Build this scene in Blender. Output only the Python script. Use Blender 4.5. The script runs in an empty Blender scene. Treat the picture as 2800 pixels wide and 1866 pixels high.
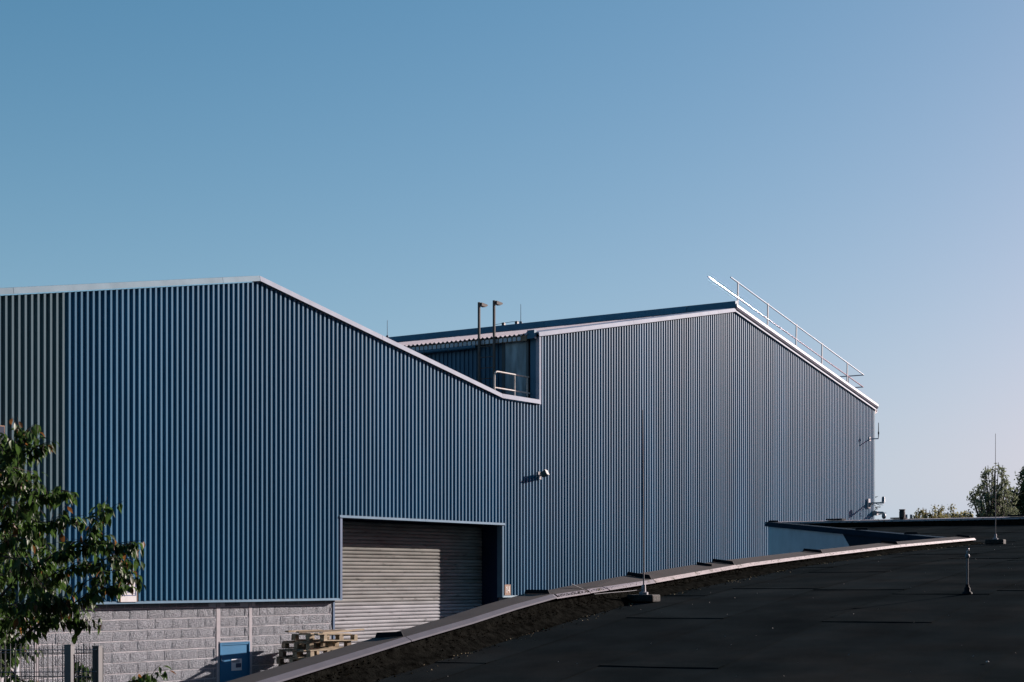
import bpy, bmesh, math, random
import numpy as np
from mathutils import Vector, Matrix, noise
random.seed(7); rng = np.random.default_rng(7)
R = math.radians

# ------------------------------------------------------------------ camera, sky, sun, exposure
S = bpy.context.scene
COL = S.collection
PD, CZ = 22.964, 3.4                       # camera distance to the facade, eye height
DX, DZ = 0.563609, 0.826042                # facade direction in camera right / forward
FPX = 4520.0
cd = bpy.data.cameras.new("camera"); cam = bpy.data.objects.new("camera", cd); COL.objects.link(cam)
cd.sensor_width = 36; cd.lens = 36 * FPX / 2800; cd.shift_y = 648 / 2800
cd.clip_start = 0.1; cd.clip_end = 3000
cam.location = (0, -PD, CZ)
cam.rotation_euler = (R(90), 0, -math.atan2(DZ, DX))
S.camera = cam

SUN = Vector((2.83, -1.0, 0.94)).normalized()
W = bpy.data.worlds.new("World"); S.world = W; W.use_nodes = True
nt = W.node_tree; nt.nodes.clear()
sky = nt.nodes.new("ShaderNodeTexSky"); sky.sky_type = 'NISHITA'; sky.sun_disc = False
sky.sun_elevation = math.asin(SUN.z); sky.sun_rotation = math.atan2(SUN.x, SUN.y)
sky.air_density = 1.0; sky.dust_density = 1.0; sky.ozone_density = 4.0; sky.altitude = 0
bg = nt.nodes.new("ShaderNodeBackground"); bg.inputs[1].default_value = 0.05
wo = nt.nodes.new("ShaderNodeOutputWorld")
def wn(t, **kw):
    q = nt.nodes.new(t)
    for a, b in kw.items(): setattr(q, a, b)
    return q
sep = wn("ShaderNodeSeparateColor"); cmb = wn("ShaderNodeCombineColor"); nt.links.new(sky.outputs[0], sep.inputs[0])
for i, (gm, am) in enumerate(((1.459, .0652), (.849, .1244), (.783, .1462))):      # film response of the photograph, per channel
    pw = wn("ShaderNodeMath", operation='POWER'); pw.inputs[1].default_value = gm; nt.links.new(sep.outputs[i], pw.inputs[0])
    ml = wn("ShaderNodeMath", operation='MULTIPLY'); ml.inputs[1].default_value = am / .105; nt.links.new(pw.outputs[0], ml.inputs[0]); nt.links.new(ml.outputs[0], cmb.inputs[i])
tcw = wn("ShaderNodeTexCoord"); sx = wn("ShaderNodeSeparateXYZ"); nt.links.new(tcw.outputs["Generated"], sx.inputs[0])
mx_ = wn("ShaderNodeMath", operation='MAXIMUM'); mx_.inputs[1].default_value = 0; nt.links.new(sx.outputs[2], mx_.inputs[0])
dv = wn("ShaderNodeMath", operation='MULTIPLY'); dv.inputs[1].default_value = -1 / .132; nt.links.new(mx_.outputs[0], dv.inputs[0])
ex = wn("ShaderNodeMath", operation='EXPONENT'); nt.links.new(dv.outputs[0], ex.inputs[0])
hz = wn("ShaderNodeMath", operation='MULTIPLY'); hz.inputs[1].default_value = .98; nt.links.new(ex.outputs[0], hz.inputs[0])
wb = wn("ShaderNodeMix", data_type='RGBA'); nt.links.new(hz.outputs[0], wb.inputs[0]); nt.links.new(cmb.outputs[0], wb.inputs[6])
wb.inputs[7].default_value = (.40 / .105, .62 / .105, .77 / .105, 1)
nt.links.new(wb.outputs[2], bg.inputs[0]); nt.links.new(bg.outputs[0], wo.inputs[0])
sd = bpy.data.lights.new("sun", 'SUN'); sd.energy = 5.0; sd.angle = R(0.53); sd.color = (1.0, 0.885, 0.83)
so = bpy.data.objects.new("sun", sd); COL.objects.link(so)
so.rotation_euler = SUN.to_track_quat('Z', 'Y').to_euler(); so.location = (60, -40, 60)
S.view_settings.view_transform = 'Standard'; S.view_settings.look = 'None'
S.view_settings.exposure = 1.07; S.view_settings.gamma = 1.0
S.cycles.max_bounces = 6; S.cycles.transparent_max_bounces = 12

# ------------------------------------------------------------------ measuring helpers
def ray(x, y):
    r, h = (x - 1400) / FPX, (1581 - y) / FPX
    return Vector((DX * r + DZ, -DZ * r + DX, h))
EYE = Vector((0, -PD, CZ))
def atY(x, y, Y=0.0):
    d = ray(x, y); return EYE + d * ((Y + PD) / d.y)
def atX(x, y, X):
    d = ray(x, y); return EYE + d * (X / d.x)
def atF(x, y, F):
    return EYE + ray(x, y) * F

# ------------------------------------------------------------------ materials
MAT = {}
def mat(name, col, rough=0.6, metal=0.0, var=0.0, vscale=3.0, stretch=(1, 1, 1), bump=0.0, bscale=60.0, spec=0.4,
        objvar=0.0, col2=None, c2scale=1.0, c2lo=0.5, c2hi=0.7, c2stretch=(1, 1, 1), trans=0.0, bdist=0.01, hueobj=None):
    m = bpy.data.materials.new(name); m.use_nodes = True; MAT[name] = m
    n, l = m.node_tree.nodes, m.node_tree.links
    b = n["Principled BSDF"]
    b.inputs["Roughness"].default_value = rough; b.inputs["Metallic"].default_value = metal
    b.inputs["Specular IOR Level"].default_value = spec
    tc = n.new("ShaderNodeNewGeometry")
    def mapped(st):
        mp = n.new("ShaderNodeMapping"); mp.inputs["Scale"].default_value = st
        l.new(tc.outputs["Position"], mp.inputs[0]); return mp.outputs[0]
    rgb = n.new("ShaderNodeRGB"); rgb.outputs[0].default_value = (*col, 1); cur = rgb.outputs[0]
    if hueobj:
        oi = n.new("ShaderNodeObjectInfo"); mx = n.new("ShaderNodeMix"); mx.data_type = 'RGBA'
        l.new(oi.outputs["Random"], mx.inputs[0]); l.new(cur, mx.inputs[6]); mx.inputs[7].default_value = (*hueobj, 1); cur = mx.outputs[2]
    if col2:
        t = n.new("ShaderNodeTexNoise"); t.inputs["Scale"].default_value = c2scale; t.inputs["Detail"].default_value = 8; t.inputs["Roughness"].default_value = .65
        l.new(mapped(c2stretch), t.inputs["Vector"])
        rp = n.new("ShaderNodeMapRange"); rp.inputs[1].default_value = c2lo; rp.inputs[2].default_value = c2hi
        l.new(t.outputs[0], rp.inputs[0])
        mx = n.new("ShaderNodeMix"); mx.data_type = 'RGBA'; l.new(rp.outputs[0], mx.inputs[0]); l.new(cur, mx.inputs[6])
        mx.inputs[7].default_value = (*col2, 1); cur = mx.outputs[2]
    if var > 0 or objvar > 0:
        val = None
        if var > 0:
            t = n.new("ShaderNodeTexNoise"); t.inputs["Scale"].default_value = vscale; t.inputs["Detail"].default_value = 7
            l.new(mapped(stretch), t.inputs["Vector"])
            rp = n.new("ShaderNodeMapRange"); rp.inputs[1].default_value = .3; rp.inputs[2].default_value = .7
            rp.inputs[3].default_value = 1 - var; rp.inputs[4].default_value = 1 + var; l.new(t.outputs[0], rp.inputs[0]); val = rp.outputs[0]
        if objvar > 0:
            oi = n.new("ShaderNodeObjectInfo"); rp = n.new("ShaderNodeMapRange"); rp.inputs[3].default_value = 1 - objvar; rp.inputs[4].default_value = 1 + objvar
            l.new(oi.outputs["Random"], rp.inputs[0])
            if val is None: val = rp.outputs[0]
            else:
                mm = n.new("ShaderNodeMath"); mm.operation = 'MULTIPLY'; l.new(val, mm.inputs[0]); l.new(rp.outputs[0], mm.inputs[1]); val = mm.outputs[0]
        vm = n.new("ShaderNodeVectorMath"); vm.operation = 'SCALE'; l.new(cur, vm.inputs[0]); l.new(val, vm.inputs["Scale"]); cur = vm.outputs[0]
    l.new(cur, b.inputs["Base Color"])
    if bump > 0:
        t = n.new("ShaderNodeTexNoise"); t.inputs["Scale"].default_value = bscale; t.inputs["Detail"].default_value = 6
        l.new(mapped(stretch if stretch == (1, 1, 1) else (1, 1, 1)), t.inputs["Vector"])
        bp = n.new("ShaderNodeBump"); bp.inputs["Strength"].default_value = bump; bp.inputs["Distance"].default_value = bdist
        l.new(t.outputs[0], bp.inputs["Height"]); l.new(bp.outputs[0], b.inputs["Normal"])
    if trans > 0:
        tr = n.new("ShaderNodeBsdfTranslucent"); ms = n.new("ShaderNodeMixShader"); ms.inputs[0].default_value = trans
        l.new(cur, tr.inputs[0]); l.new(b.outputs[0], ms.inputs[1]); l.new(tr.outputs[0], ms.inputs[2])
        l.new(ms.outputs[0], n["Material Output"].inputs[0])
    return m
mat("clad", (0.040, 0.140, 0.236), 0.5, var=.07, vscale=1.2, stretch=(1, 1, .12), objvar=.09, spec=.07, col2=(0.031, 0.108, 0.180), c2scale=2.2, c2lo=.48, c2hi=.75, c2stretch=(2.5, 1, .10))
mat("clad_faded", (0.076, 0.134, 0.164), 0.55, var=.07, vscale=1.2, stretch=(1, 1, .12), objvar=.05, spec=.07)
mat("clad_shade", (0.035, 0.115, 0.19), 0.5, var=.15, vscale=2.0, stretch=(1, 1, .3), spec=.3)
mat("flash", (0.24, 0.33, 0.39), 0.6, var=.10, vscale=3, objvar=.06, spec=.03)
mat("flash_r", (0.31, 0.34, 0.41), 0.6, var=.10, vscale=3, objvar=.05, spec=.03)
mat("silver", (0.20, 0.207, 0.25), 0.5, metal=.1, var=.14, vscale=2.5, bump=.2, bscale=4, bdist=.02, spec=.05)
mat("flash_blue", (0.120, 0.200, 0.275), 0.6, var=.10, vscale=3, objvar=.06, spec=.03)
mat("postpaint", (0.10, 0.145, 0.19), 0.6, spec=.15)
mat("rodmetal", (0.13, 0.135, 0.15), 0.5, metal=.3, spec=.3)
mat("trimblue", (0.045, 0.105, 0.20), 0.5, var=.06, spec=.25)
mat("navy", (0.006, 0.018, 0.050), 0.6, var=.1, spec=.15)
mat("fascia", (0.055, 0.155, 0.235), 0.5, var=.1, objvar=.12, spec=.1)
mat("core", (0.09, 0.10, 0.11), 0.9)
mat("block", (0.288, 0.300, 0.328), 0.92, var=.45, vscale=60, objvar=.06, bump=1.0, bscale=48, bdist=.06, spec=.02)
mat("mortar", (0.60, 0.575, 0.595), 0.9, var=.06, vscale=20, spec=.02)
mat("pillar", (0.43, 0.41, 0.43), 0.85, var=.06, vscale=8, spec=.03)
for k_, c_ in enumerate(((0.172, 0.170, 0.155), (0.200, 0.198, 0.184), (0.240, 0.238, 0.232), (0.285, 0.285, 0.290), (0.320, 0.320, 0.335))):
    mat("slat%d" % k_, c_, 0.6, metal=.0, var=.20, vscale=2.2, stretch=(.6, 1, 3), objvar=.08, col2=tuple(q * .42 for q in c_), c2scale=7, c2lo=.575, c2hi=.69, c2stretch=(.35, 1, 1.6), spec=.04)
mat("bluedoor", (0.022, 0.165, 0.33), 0.45, var=.1, vscale=2, spec=.25)
mat("paper", (0.72, 0.72, 0.75), 0.6, var=.05)
mat("ink", (0.05, 0.07, 0.13), 0.6)
mat("signwhite", (0.62, 0.60, 0.60), 0.5, var=.08, vscale=10, col2=(0.30, 0.15, 0.07), c2scale=9, c2lo=.66, c2hi=.74)
mat("signblue", (0.03, 0.08, 0.25), 0.5)
mat("rustbrown", (0.24, 0.12, 0.07), 0.7, var=.3, vscale=25)
mat("numpaint", (0.62, 0.56, 0.52), 0.6, var=.2, vscale=60)
mat("rubber", (0.015, 0.015, 0.017), 0.6)
mat("blackmetal", (0.02, 0.022, 0.025), 0.45, var=.1)
mat("galv", (0.26, 0.27, 0.30), 0.5, metal=.3, var=.12, vscale=12, spec=.15)
mat("brightsteel", (0.30, 0.32, 0.37), 0.085, metal=.5, var=.05)
mat("railsteel", (0.30, 0.33, 0.38), 0.5, metal=.1, var=.06, spec=.1)
mat("darksteel", (0.10, 0.12, 0.14), 0.5, metal=.4, var=.15)
mat("rustyrail", (0.50, 0.46, 0.42), 0.6, var=.1, col2=(0.22, 0.11, 0.06), c2scale=14, c2lo=.55, c2hi=.66)
mat("ladder", (0.115, 0.10, 0.092), 0.65, var=.15, vscale=6, spec=.05)
mat("fibre", (0.55, 0.47, 0.48), 0.85, var=.12, vscale=2.5, stretch=(.4, 2, 1), col2=(0.36, 0.30, 0.30), c2scale=2, c2lo=.55, c2hi=.75, spec=.15)
mat("closure", (0.42, 0.47, 0.52), 0.7, var=.12, vscale=9, objvar=.1)
mat("closejoint", (0.20, 0.155, 0.11), 0.8, var=.3, vscale=20)
mat("glassdirty", (0.10, 0.19, 0.24), 0.25, var=.5, vscale=2.2, stretch=(1, 2.5, .55), col2=(0.22, 0.31, 0.36), c2scale=1.5, c2lo=.42, c2hi=.66, c2stretch=(1, 3, .5), spec=.4)
mat("windowframe", (0.05, 0.07, 0.08), 0.5)
mat("felt", (0.0125, 0.0165, 0.0185), 0.9, var=.28, vscale=1.3, objvar=.12, bump=.5, bscale=220, bdist=.004, spec=0.0, col2=(0.019, 0.0205, 0.021), c2scale=.9, c2lo=.45, c2hi=.75)
mat("feltup", (0.0070, 0.0072, 0.0064), 0.9, var=.7, vscale=14, bump=.9, bscale=60, bdist=.01, spec=0.0)
mat("coping", (0.085, 0.076, 0.072), 0.7, var=.07, vscale=3, objvar=.05, spec=.02)
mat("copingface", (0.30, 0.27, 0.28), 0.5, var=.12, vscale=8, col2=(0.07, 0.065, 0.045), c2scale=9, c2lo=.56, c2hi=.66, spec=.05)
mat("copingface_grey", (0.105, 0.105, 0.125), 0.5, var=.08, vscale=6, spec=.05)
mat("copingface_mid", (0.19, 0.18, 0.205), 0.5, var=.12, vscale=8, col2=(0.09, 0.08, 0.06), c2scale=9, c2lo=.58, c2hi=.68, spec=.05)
mat("coping_dark", (0.012, 0.015, 0.020), 0.6, var=.1, spec=.02)
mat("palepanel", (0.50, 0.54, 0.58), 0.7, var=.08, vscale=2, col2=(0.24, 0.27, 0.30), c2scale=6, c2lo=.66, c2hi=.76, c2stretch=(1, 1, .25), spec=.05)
mat("navy_and_shade", (0.008, 0.022, 0.038), 0.6, var=.12, spec=.02)  # navy of the fascia; also the shade painted on the notch wall
mat("moss", (0.0095, 0.0080, 0.0048), 0.95, var=.8, vscale=20, spec=0.0)
mat("debris", (0.16, 0.13, 0.08), 0.9, var=.6, vscale=30, spec=.1)
mat("pebble", (0.22, 0.21, 0.20), 0.8, var=.5, vscale=15)
mat("concrete", (0.024, 0.024, 0.022), 0.92, var=.35, vscale=14, bump=.7, bscale=50, bdist=.01)
mat("render", (0.10, 0.10, 0.10), 0.9, var=.08)
mat("asphalt", (0.055, 0.055, 0.057), 0.9, var=.2, vscale=2, bump=.4, bscale=60)
mat("wood", (0.46, 0.385, 0.28), 0.8, var=.35, vscale=7, stretch=(.5, 2, 2), objvar=.35, hueobj=(0.15, 0.115, 0.085), spec=.04)
mat("bark", (0.05, 0.035, 0.028), 0.9, var=.3, vscale=20)
mat("leaf", (0.042, 0.080, 0.018), 0.45, var=.40, vscale=4, trans=.50, hueobj=(0.030, 0.062, 0.014), spec=.3)
mat("leafred", (0.14, 0.062, 0.020), 0.45, var=.4, vscale=9, trans=.5, spec=.3)
mat("leaffar", (0.12, 0.14, 0.085), 0.7, var=.4, vscale=1.2, trans=.5, spec=.1)
mat("leaffar_dark", (0.045, 0.062, 0.030), 0.7, var=.4, vscale=1.2, trans=.35, spec=.1)
mat("leafyellow", (0.19, 0.175, 0.075), 0.7, var=.4, vscale=1.2, trans=.5, spec=.1)
mat("conifer", (0.03, 0.045, 0.035), 0.7, var=.3, vscale=2)
mat("fencegrey", (0.10, 0.105, 0.11), 0.45, metal=.3, var=.1)
mat("plasticgrey", (0.11, 0.14, 0.165), 0.5)
mat("plasticwhite", (0.46, 0.43, 0.44), 0.6, var=.05, spec=.05)
mat("brick", (0.25, 0.12, 0.08), 0.9, var=.2, vscale=8)
mat("whiteframe", (0.6, 0.62, 0.66), 0.5)

# ------------------------------------------------------------------ mesh helpers
class MB:
    def __init__(s): s.v = []; s.f = []; s.m = []; s.smooth = False
    def add(s, vs, fs, mi=0):
        o = len(s.v); s.v += [tuple(v) for v in vs]
        for f in fs: s.f.append(tuple(i + o for i in f)); s.m.append(mi)
        return s
    def box(s, lo, hi, mi=0):
        x0, y0, z0 = lo; x1, y1, z1 = hi
        return s.add([(x0, y0, z0), (x1, y0, z0), (x1, y1, z0), (x0, y1, z0), (x0, y0, z1), (x1, y0, z1), (x1, y1, z1), (x0, y1, z1)],
                     [(3, 2, 1, 0), (4, 5, 6, 7), (0, 1, 5, 4), (1, 2, 6, 5), (2, 3, 7, 6), (3, 0, 4, 7)], mi)
    def obox(s, c, ux, uy, uz, mi=0):
        c = Vector(c); P = [c + Vector(ux) * a + Vector(uy) * b + Vector(uz) * d for d in (-1, 1) for a, b in ((-1, -1), (1, -1), (1, 1), (-1, 1))]
        return s.add(P, [(3, 2, 1, 0), (4, 5, 6, 7), (0, 1, 5, 4), (1, 2, 6, 5), (2, 3, 7, 6), (3, 0, 4, 7)], mi)
    def tube(s, pts, r, n=8, mi=0, cap=True):
        pts = [Vector(p) for p in pts]; rs = r if isinstance(r, (list, tuple)) else [r] * len(pts)
        rings = []
        for i, p in enumerate(pts):
            d = (pts[min(i + 1, len(pts) - 1)] - pts[max(i - 1, 0)]).normalized()
            a = d.cross(Vector((0, 0, 1)) if abs(d.z) < .9 else Vector((1, 0, 0))).normalized(); b = d.cross(a)
            rings.append([p + (a * math.cos(2 * math.pi * k / n) + b * math.sin(2 * math.pi * k / n)) * rs[i] for k in range(n)])
        vs = [v for q in rings for v in q]; fs = []
        for i in range(len(pts) - 1):
            for k in range(n):
                a, b = i * n + k, i * n + (k + 1) % n
                fs.append((a, b, b + n, a + n))
        if cap:      # caps have corners of their own, so that smooth sides stay true to the ends
            k0 = len(vs); vs = vs + rings[0] + rings[-1]; fs.append(tuple(range(k0, k0 + n))[::-1]); fs.append(tuple(range(k0 + n, k0 + 2 * n)))
        return s.add(vs, fs, mi)
    def prism(s, poly, axis, a, b, mi=0):
        """poly: 2D points; axis 'y' -> (x,z) extruded from y=a to y=b; axis 'z' -> (x,y); axis 'x' -> (y,z)"""
        def P(q, t): return (q[0], t, q[1]) if axis == 'y' else ((q[0], q[1], t) if axis == 'z' else (t, q[0], q[1]))
        n = len(poly); vs = [P(q, a) for q in poly] + [P(q, b) for q in poly]
        fs = [tuple(range(n)), tuple(range(n, 2 * n))[::-1]] + [((i + 1) % n, i, n + i, n + (i + 1) % n) for i in range(n)]
        return s.add(vs, fs, mi)
    def lathe(s, c, prof, n=14, mi=0):
        c = Vector(c); vs = []; fs = []
        for r, z in prof:
            for k in range(n): vs.append(c + Vector((r * math.cos(2 * math.pi * k / n), r * math.sin(2 * math.pi * k / n), z)))
        for i in range(len(prof) - 1):
            for k in range(n):
                a, b = i * n + k, i * n + (k + 1) % n
                fs.append((a, b, b + n, a + n))
        k0 = len(vs); vs = vs + vs[:n] + vs[k0 - n:k0]; fs.append(tuple(range(k0, k0 + n))[::-1]); fs.append(tuple(range(k0 + n, k0 + 2 * n)))
        return s.add(vs, fs, mi)
    def mesh(s, name, mats, off=Vector((0, 0, 0)), smooth=False):
        me = bpy.data.meshes.new(name)
        me.from_pydata([tuple(Vector(v) - off) for v in s.v], [], s.f)
        for m in (mats if isinstance(mats, (list, tuple)) else [mats]): me.materials.append(MAT[m])
        if len(set(s.m)) > 1: me.polygons.foreach_set("material_index", s.m)
        if not smooth:
            bm = bmesh.new(); bm.from_mesh(me); bmesh.ops.recalc_face_normals(bm, faces=bm.faces); bm.to_mesh(me); bm.free()
        if smooth: me.polygons.foreach_set("use_smooth", [True] * len(me.polygons))
        me.update(); return me
    def build(s, name, mats, parent=None, smooth=False, bevel=0):
        off = Vector((0, 0, 0)); q = parent
        while q is not None: off += Vector(q.location); q = q.parent
        o = bpy.data.objects.new(name, s.mesh(name, mats, off, smooth)); COL.objects.link(o); o.parent = parent
        if bevel:
            md = o.modifiers.new("bevel", 'BEVEL'); md.width = bevel; md.segments = 2; md.limit_method = 'ANGLE'
        return o
def tag(o, label=None, cat=None, group=None, kind=None):
    if label: o["label"] = label
    if cat: o["category"] = cat
    if group: o["group"] = group
    if kind: o["kind"] = kind
    return o
def thing(name, loc, label, cat, group=None):
    o = bpy.data.objects.new(name, None); COL.objects.link(o); o.location = loc; o.empty_display_size = .2
    return tag(o, label, cat, group)
def inst(name, me, parent, wloc, rot=(0, 0, 0), scale=(1, 1, 1)):
    o = bpy.data.objects.new(name, me); COL.objects.link(o); o.parent = parent
    off = Vector((0, 0, 0)); q = parent
    while q is not None: off += Vector(q.location); q = q.parent
    o.location = Vector(wloc) - off; o.rotation_euler = rot; o.scale = scale; return o

# ================================================================== GROUND
g = MB().add([(-900, -900, 0), (1500, -900, 0), (1500, 1500, 0), (-900, 1500, 0)], [(0, 1, 2, 3)])
tag(g.build("ground", "asphalt"), kind="structure")

# ================================================================== WAREHOUSE
XL, XP1, XV, XS, XP2, XE = 8.0, 24.55, 33.12, 34.85, 45.7, 56.93       # left end, peak, valley, step, peak, right corner
ZP1, ZV, ZE, ZP2 = 9.38, 7.80, 9.52, 11.58
SL1 = (ZP1 - ZV) / (XV - XP1)
BASE, LINT = 2.975, 4.745
DOOR0, DOOR1 = 27.12, 33.18
def roofline(x, right=False):
    if x < XP1: return ZP1 - (XP1 - x) * SL1
    if x <= XV: return ZP1 - (x - XP1) * SL1
    if x < XS or (x <= XS and not right): return ZV
    if x <= XP2: return ZE + (ZP2 - ZE) * (x - XS) / (XP2 - XS)
    return ZP2 - (ZP2 - ZE) * (x - XP2) / (XE - XP2)
wh = thing("warehouse", (30, 0, 0), "large blue ribbed metal warehouse with two gables and a grey block base", "building")
# --- solid body behind the cladding
b = MB()
L2 = [(XL, 0), (XL, roofline(XL) - .05), (XP1, ZP1 - .05), (XV, ZV - .05), (XS + .06, ZV - .05), (XS + .06, 0)]
b.prism(L2, 'y', .66, 46)
R2 = [(XS + .10, 0), (XS + .10, ZE - .06), (XP2, ZP2 - .06), (XE - .05, ZE - .06), (XE - .05, 0)]
b.prism(R2, 'y', .67, 60)
# front layer with the door opening left out
b.prism([(XL, 0), (XL, roofline(XL) - .05), (XP1, ZP1 - .05), (DOOR0 - .06, roofline(DOOR0) - .05), (DOOR0 - .06, 0)], 'y', .15, .64)
b.prism([(DOOR0 - .05, LINT + .04), (DOOR0 - .05, roofline(DOOR0) - .05), (XV, ZV - .05), (DOOR1 + .05, ZV - .05), (DOOR1 + .05, LINT + .04)], 'y', .15, .64)
b.prism([(DOOR1 + .06, 0), (DOOR1 + .06, ZV - .05), (XS + .05, ZV - .05), (XS + .05, 0)], 'y', .15, .64)
b.prism([(XS + .10, 0), (XS + .10, ZE - .06), (XP2, ZP2 - .06), (XE - .05, ZE - .06), (XE - .05, 0)], 'y', .05, .65)
b.build("hall_body", "core", wh)

# --- ribbed cladding sheets
PITCH, XC0 = 0.1373, 18.3436
CR, SLP, DEP = 0.045, 0.009, 0.052
def prof_pts(x0, x1):
    """rib profile between x0 and x1: list of (x, y)"""
    out = [(x0, ribY(x0))]
    k0 = math.floor((x0 - XC0) / PITCH) - 1
    k = k0
    while True:
        c = XC0 + k * PITCH
        if c - CR > x1 + PITCH: break
        for xx, yy in ((c - CR / 2 - SLP, 0), (c - CR / 2, -DEP), (c + CR / 2, -DEP), (c + CR / 2 + SLP, 0)):
            if x0 + 1e-5 < xx < x1 - 1e-5: out.append((xx, yy))
        k += 1
    out.append((x1, ribY(x1))); return out
def ribY(x):
    d = abs((x - XC0 + PITCH / 2) % PITCH - PITCH / 2)
    if d <= CR / 2: return -DEP
    if d >= CR / 2 + SLP: return 0.0
    return -DEP * (1 - (d - CR / 2) / SLP)
edges = [XC0 + (k * 7 - 53.5) * PITCH for k in range(0, 60)]
edges = [e for e in edges if XL < e < XE - .15]
cuts = sorted([XL + .01] + edges + [DOOR0 - .04, DOOR1 + .04, XS, XE - .06])
merged = []
for c in cuts:
    if merged and c - merged[-1] < .05 and c not in (DOOR0 - .04, DOOR1 + .04, XS, XE - .06): continue
    merged.append(c)
fade_edge = XC0 + 11.5 * PITCH
for a, c in zip(merged[:-1], merged[1:]):
    if c - a < .01: continue
    mid = (a + c) / 2; right = mid > XS
    inside = DOOR0 - .05 < mid < DOOR1 + .05
    zb = LINT if inside else BASE
    pp = prof_pts(a + .001, c - .001); jit = random.uniform(-.003, .003)
    pk = [XP1, XV, XP2]
    for q in pk:
        if a < q < c: pp.append((q, ribY(q)))
    pp.sort()
    vs = []; fs = []
    for x, y in pp:
        zt = roofline(x, right) - .035
        vs += [(x, y + jit, zb), (x, y + jit, zt)]
    for i in range(len(pp) - 1): fs.append((2 * i, 2 * i + 2, 2 * i + 3, 2 * i + 1))
    MB().add(vs, fs).build("cladding_sheet", "clad_faded" if mid < fade_edge else "clad", wh)

# --- verge flashings, piece by piece
def verge(p0, p1, mt, h=.108, y0=-.085, y1=.30, lean=.02, name="verge_flashing", lip=True, drop=0.0):
    (xa, za), (xb, zb) = p0, p1
    m = MB(); sec = [(y0 - lean, -drop), (y0, h), (y1, h + .03), (y1, h - .02), (y0 + .02, h - .03), (y0 + .015 - lean, -drop)]
    d = .004
    ax = Vector((xb - xa, 0, zb - za)).normalized()
    vs = [(xa + ax.x * d, y, za + z + ax.z * d) for y, z in sec] + [(xb - ax.x * d, y, zb + z - ax.z * d) for y, z in sec]
    n = len(sec)
    m.add(vs, [tuple(range(n))[::-1], tuple(range(n, 2 * n))] + [(i, (i + 1) % n, n + (i + 1) % n, n + i) for i in range(n)])
    if lip: # shadowed fixing strip under the flashing
        pass
    return m.build(name, mt, wh)
def RL(x, right=False): return (x, roofline(x, right) - .02)
jl = [XL, 14.0, atY(27, 790).x, atY(600, 760).x, XP1]
for a, c in zip(jl[:-1], jl[1:]): verge(RL(a), RL(c), "flash")
jl = [XP1, atY(1037, 925).x, XV]
for a, c in zip(jl[:-1], jl[1:]): verge(RL(a), RL(c), "flash_r")
verge(RL(XV), (XS - .05, ZV - .02), "flash_r")
jl = [XS - .12, atY(1725, 880).x, atY(1956, 850).x, XP2 - .01]
for a, c in zip(jl[:-1], jl[1:]): verge((a, ZE + (ZP2 - ZE) * (a - XS) / (XP2 - XS) - .02), (c, ZE + (ZP2 - ZE) * (c - XS) / (XP2 - XS) - .02), "flash_r", h=.112)
# right slope: thin lower strip and the broad silver capping over it
verge((XP2, ZP2 - .03), (XE + .08, ZE - .045), "flash_r", h=.075, y0=-.075, y1=.2)
m = MB(); sec = [(-.06, .075), (-.105, .085), (-.13, .15), (-.12, .23), (-.05, .30), (.10, .33), (.35, .33), (.35, .06)]
xa, xb = XP2 + .0, XE + .16
zf = lambda x: ZP2 - (ZP2 - ZE) * (x - XP2) / (XE - XP2) - .02
nseg = 4; xs_ = [xa + (xb - xa) * i / nseg for i in range(nseg + 1)]
for i in range(nseg):
    m = MB(); a, c = xs_[i] + .003, xs_[i + 1] - .003; n = len(sec)
    vs = [(a, y, zf(a) + z) for y, z in sec] + [(c, y, zf(c) + z) for y, z in sec]
    m.add(vs, [tuple(range(n))[::-1], tuple(range(n, 2 * n))] + [(k, (k + 1) % n, n + (k + 1) % n, n + k) for k in range(n)])
    m.build("verge_capping", "silver", wh)
# --- ridge upstand running back along the tall hall
ys = [-.10, 1.6, 6.9, 14.5, 24, 38, 58]
for a, c in zip(ys[:-1], ys[1:]):
    MB().prism([(XP2 - .05, ZP2 + .105), (XP2 - .05, ZP2 + .30), (XP2 + .10, ZP2 + .33), (XP2 + .10, ZP2 + .105)], 'y', a + .005, c - .005).build("ridge_upstand", "fascia", wh)
# --- drip flashings under the cladding
for a, c, mt in ((XL, 17.2, "flash_blue"), (17.2, 23.9, "flash_blue"), (23.9, DOOR0 - .0, "flash_blue"), (DOOR1 + .0, 36.5, "flash")):
    MB().prism([(-.062, BASE - .05), (-.045, BASE - .004), (.10, BASE - .001), (.10, BASE - .03), (-.045, BASE - .045)], 'x', a + .003, c - .003).build("drip_flashing", mt, wh)
jm = atY(1157, 1425).x
for a, c in ((DOOR0 - .07, jm), (jm, DOOR1 + .08)):
    MB().prism([(-.075, LINT - .055), (-.06, LINT - .002), (.12, LINT), (.12, LINT - .05), (-.06, LINT - .06)], 'x', a + .002, c - .002).build("lintel_flashing", "flash_blue", wh)
# door jamb trims
MB().box((DOOR0 - .045, -.055, BASE - .05), (DOOR0 + .025, .10, LINT - .06)).build("jamb_trim", "trimblue", wh)
MB().box((DOOR1 - .02, -.055, BASE - .05), (DOOR1 + .045, .10, LINT - .06)).build("jamb_trim", "flash_blue", wh)
MB().box((26.985, .068, 0), (27.04, .12, BASE - .055)).build("jamb_post", "trimblue", wh)
# reveals of the opening
MB().box((DOOR1 + .0, .101, 0), (DOOR1 + .05, .66, LINT - .055)).build("door_reveal", "navy", wh)
MB().box((26.99, .121, 0), (27.04, .66, LINT - .055)).build("door_reveal", "navy", wh)
MB().box((27.041, .121, LINT - .054), (DOOR1 - .001, .66, LINT + .03)).build("door_soffit", "navy", wh)
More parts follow.
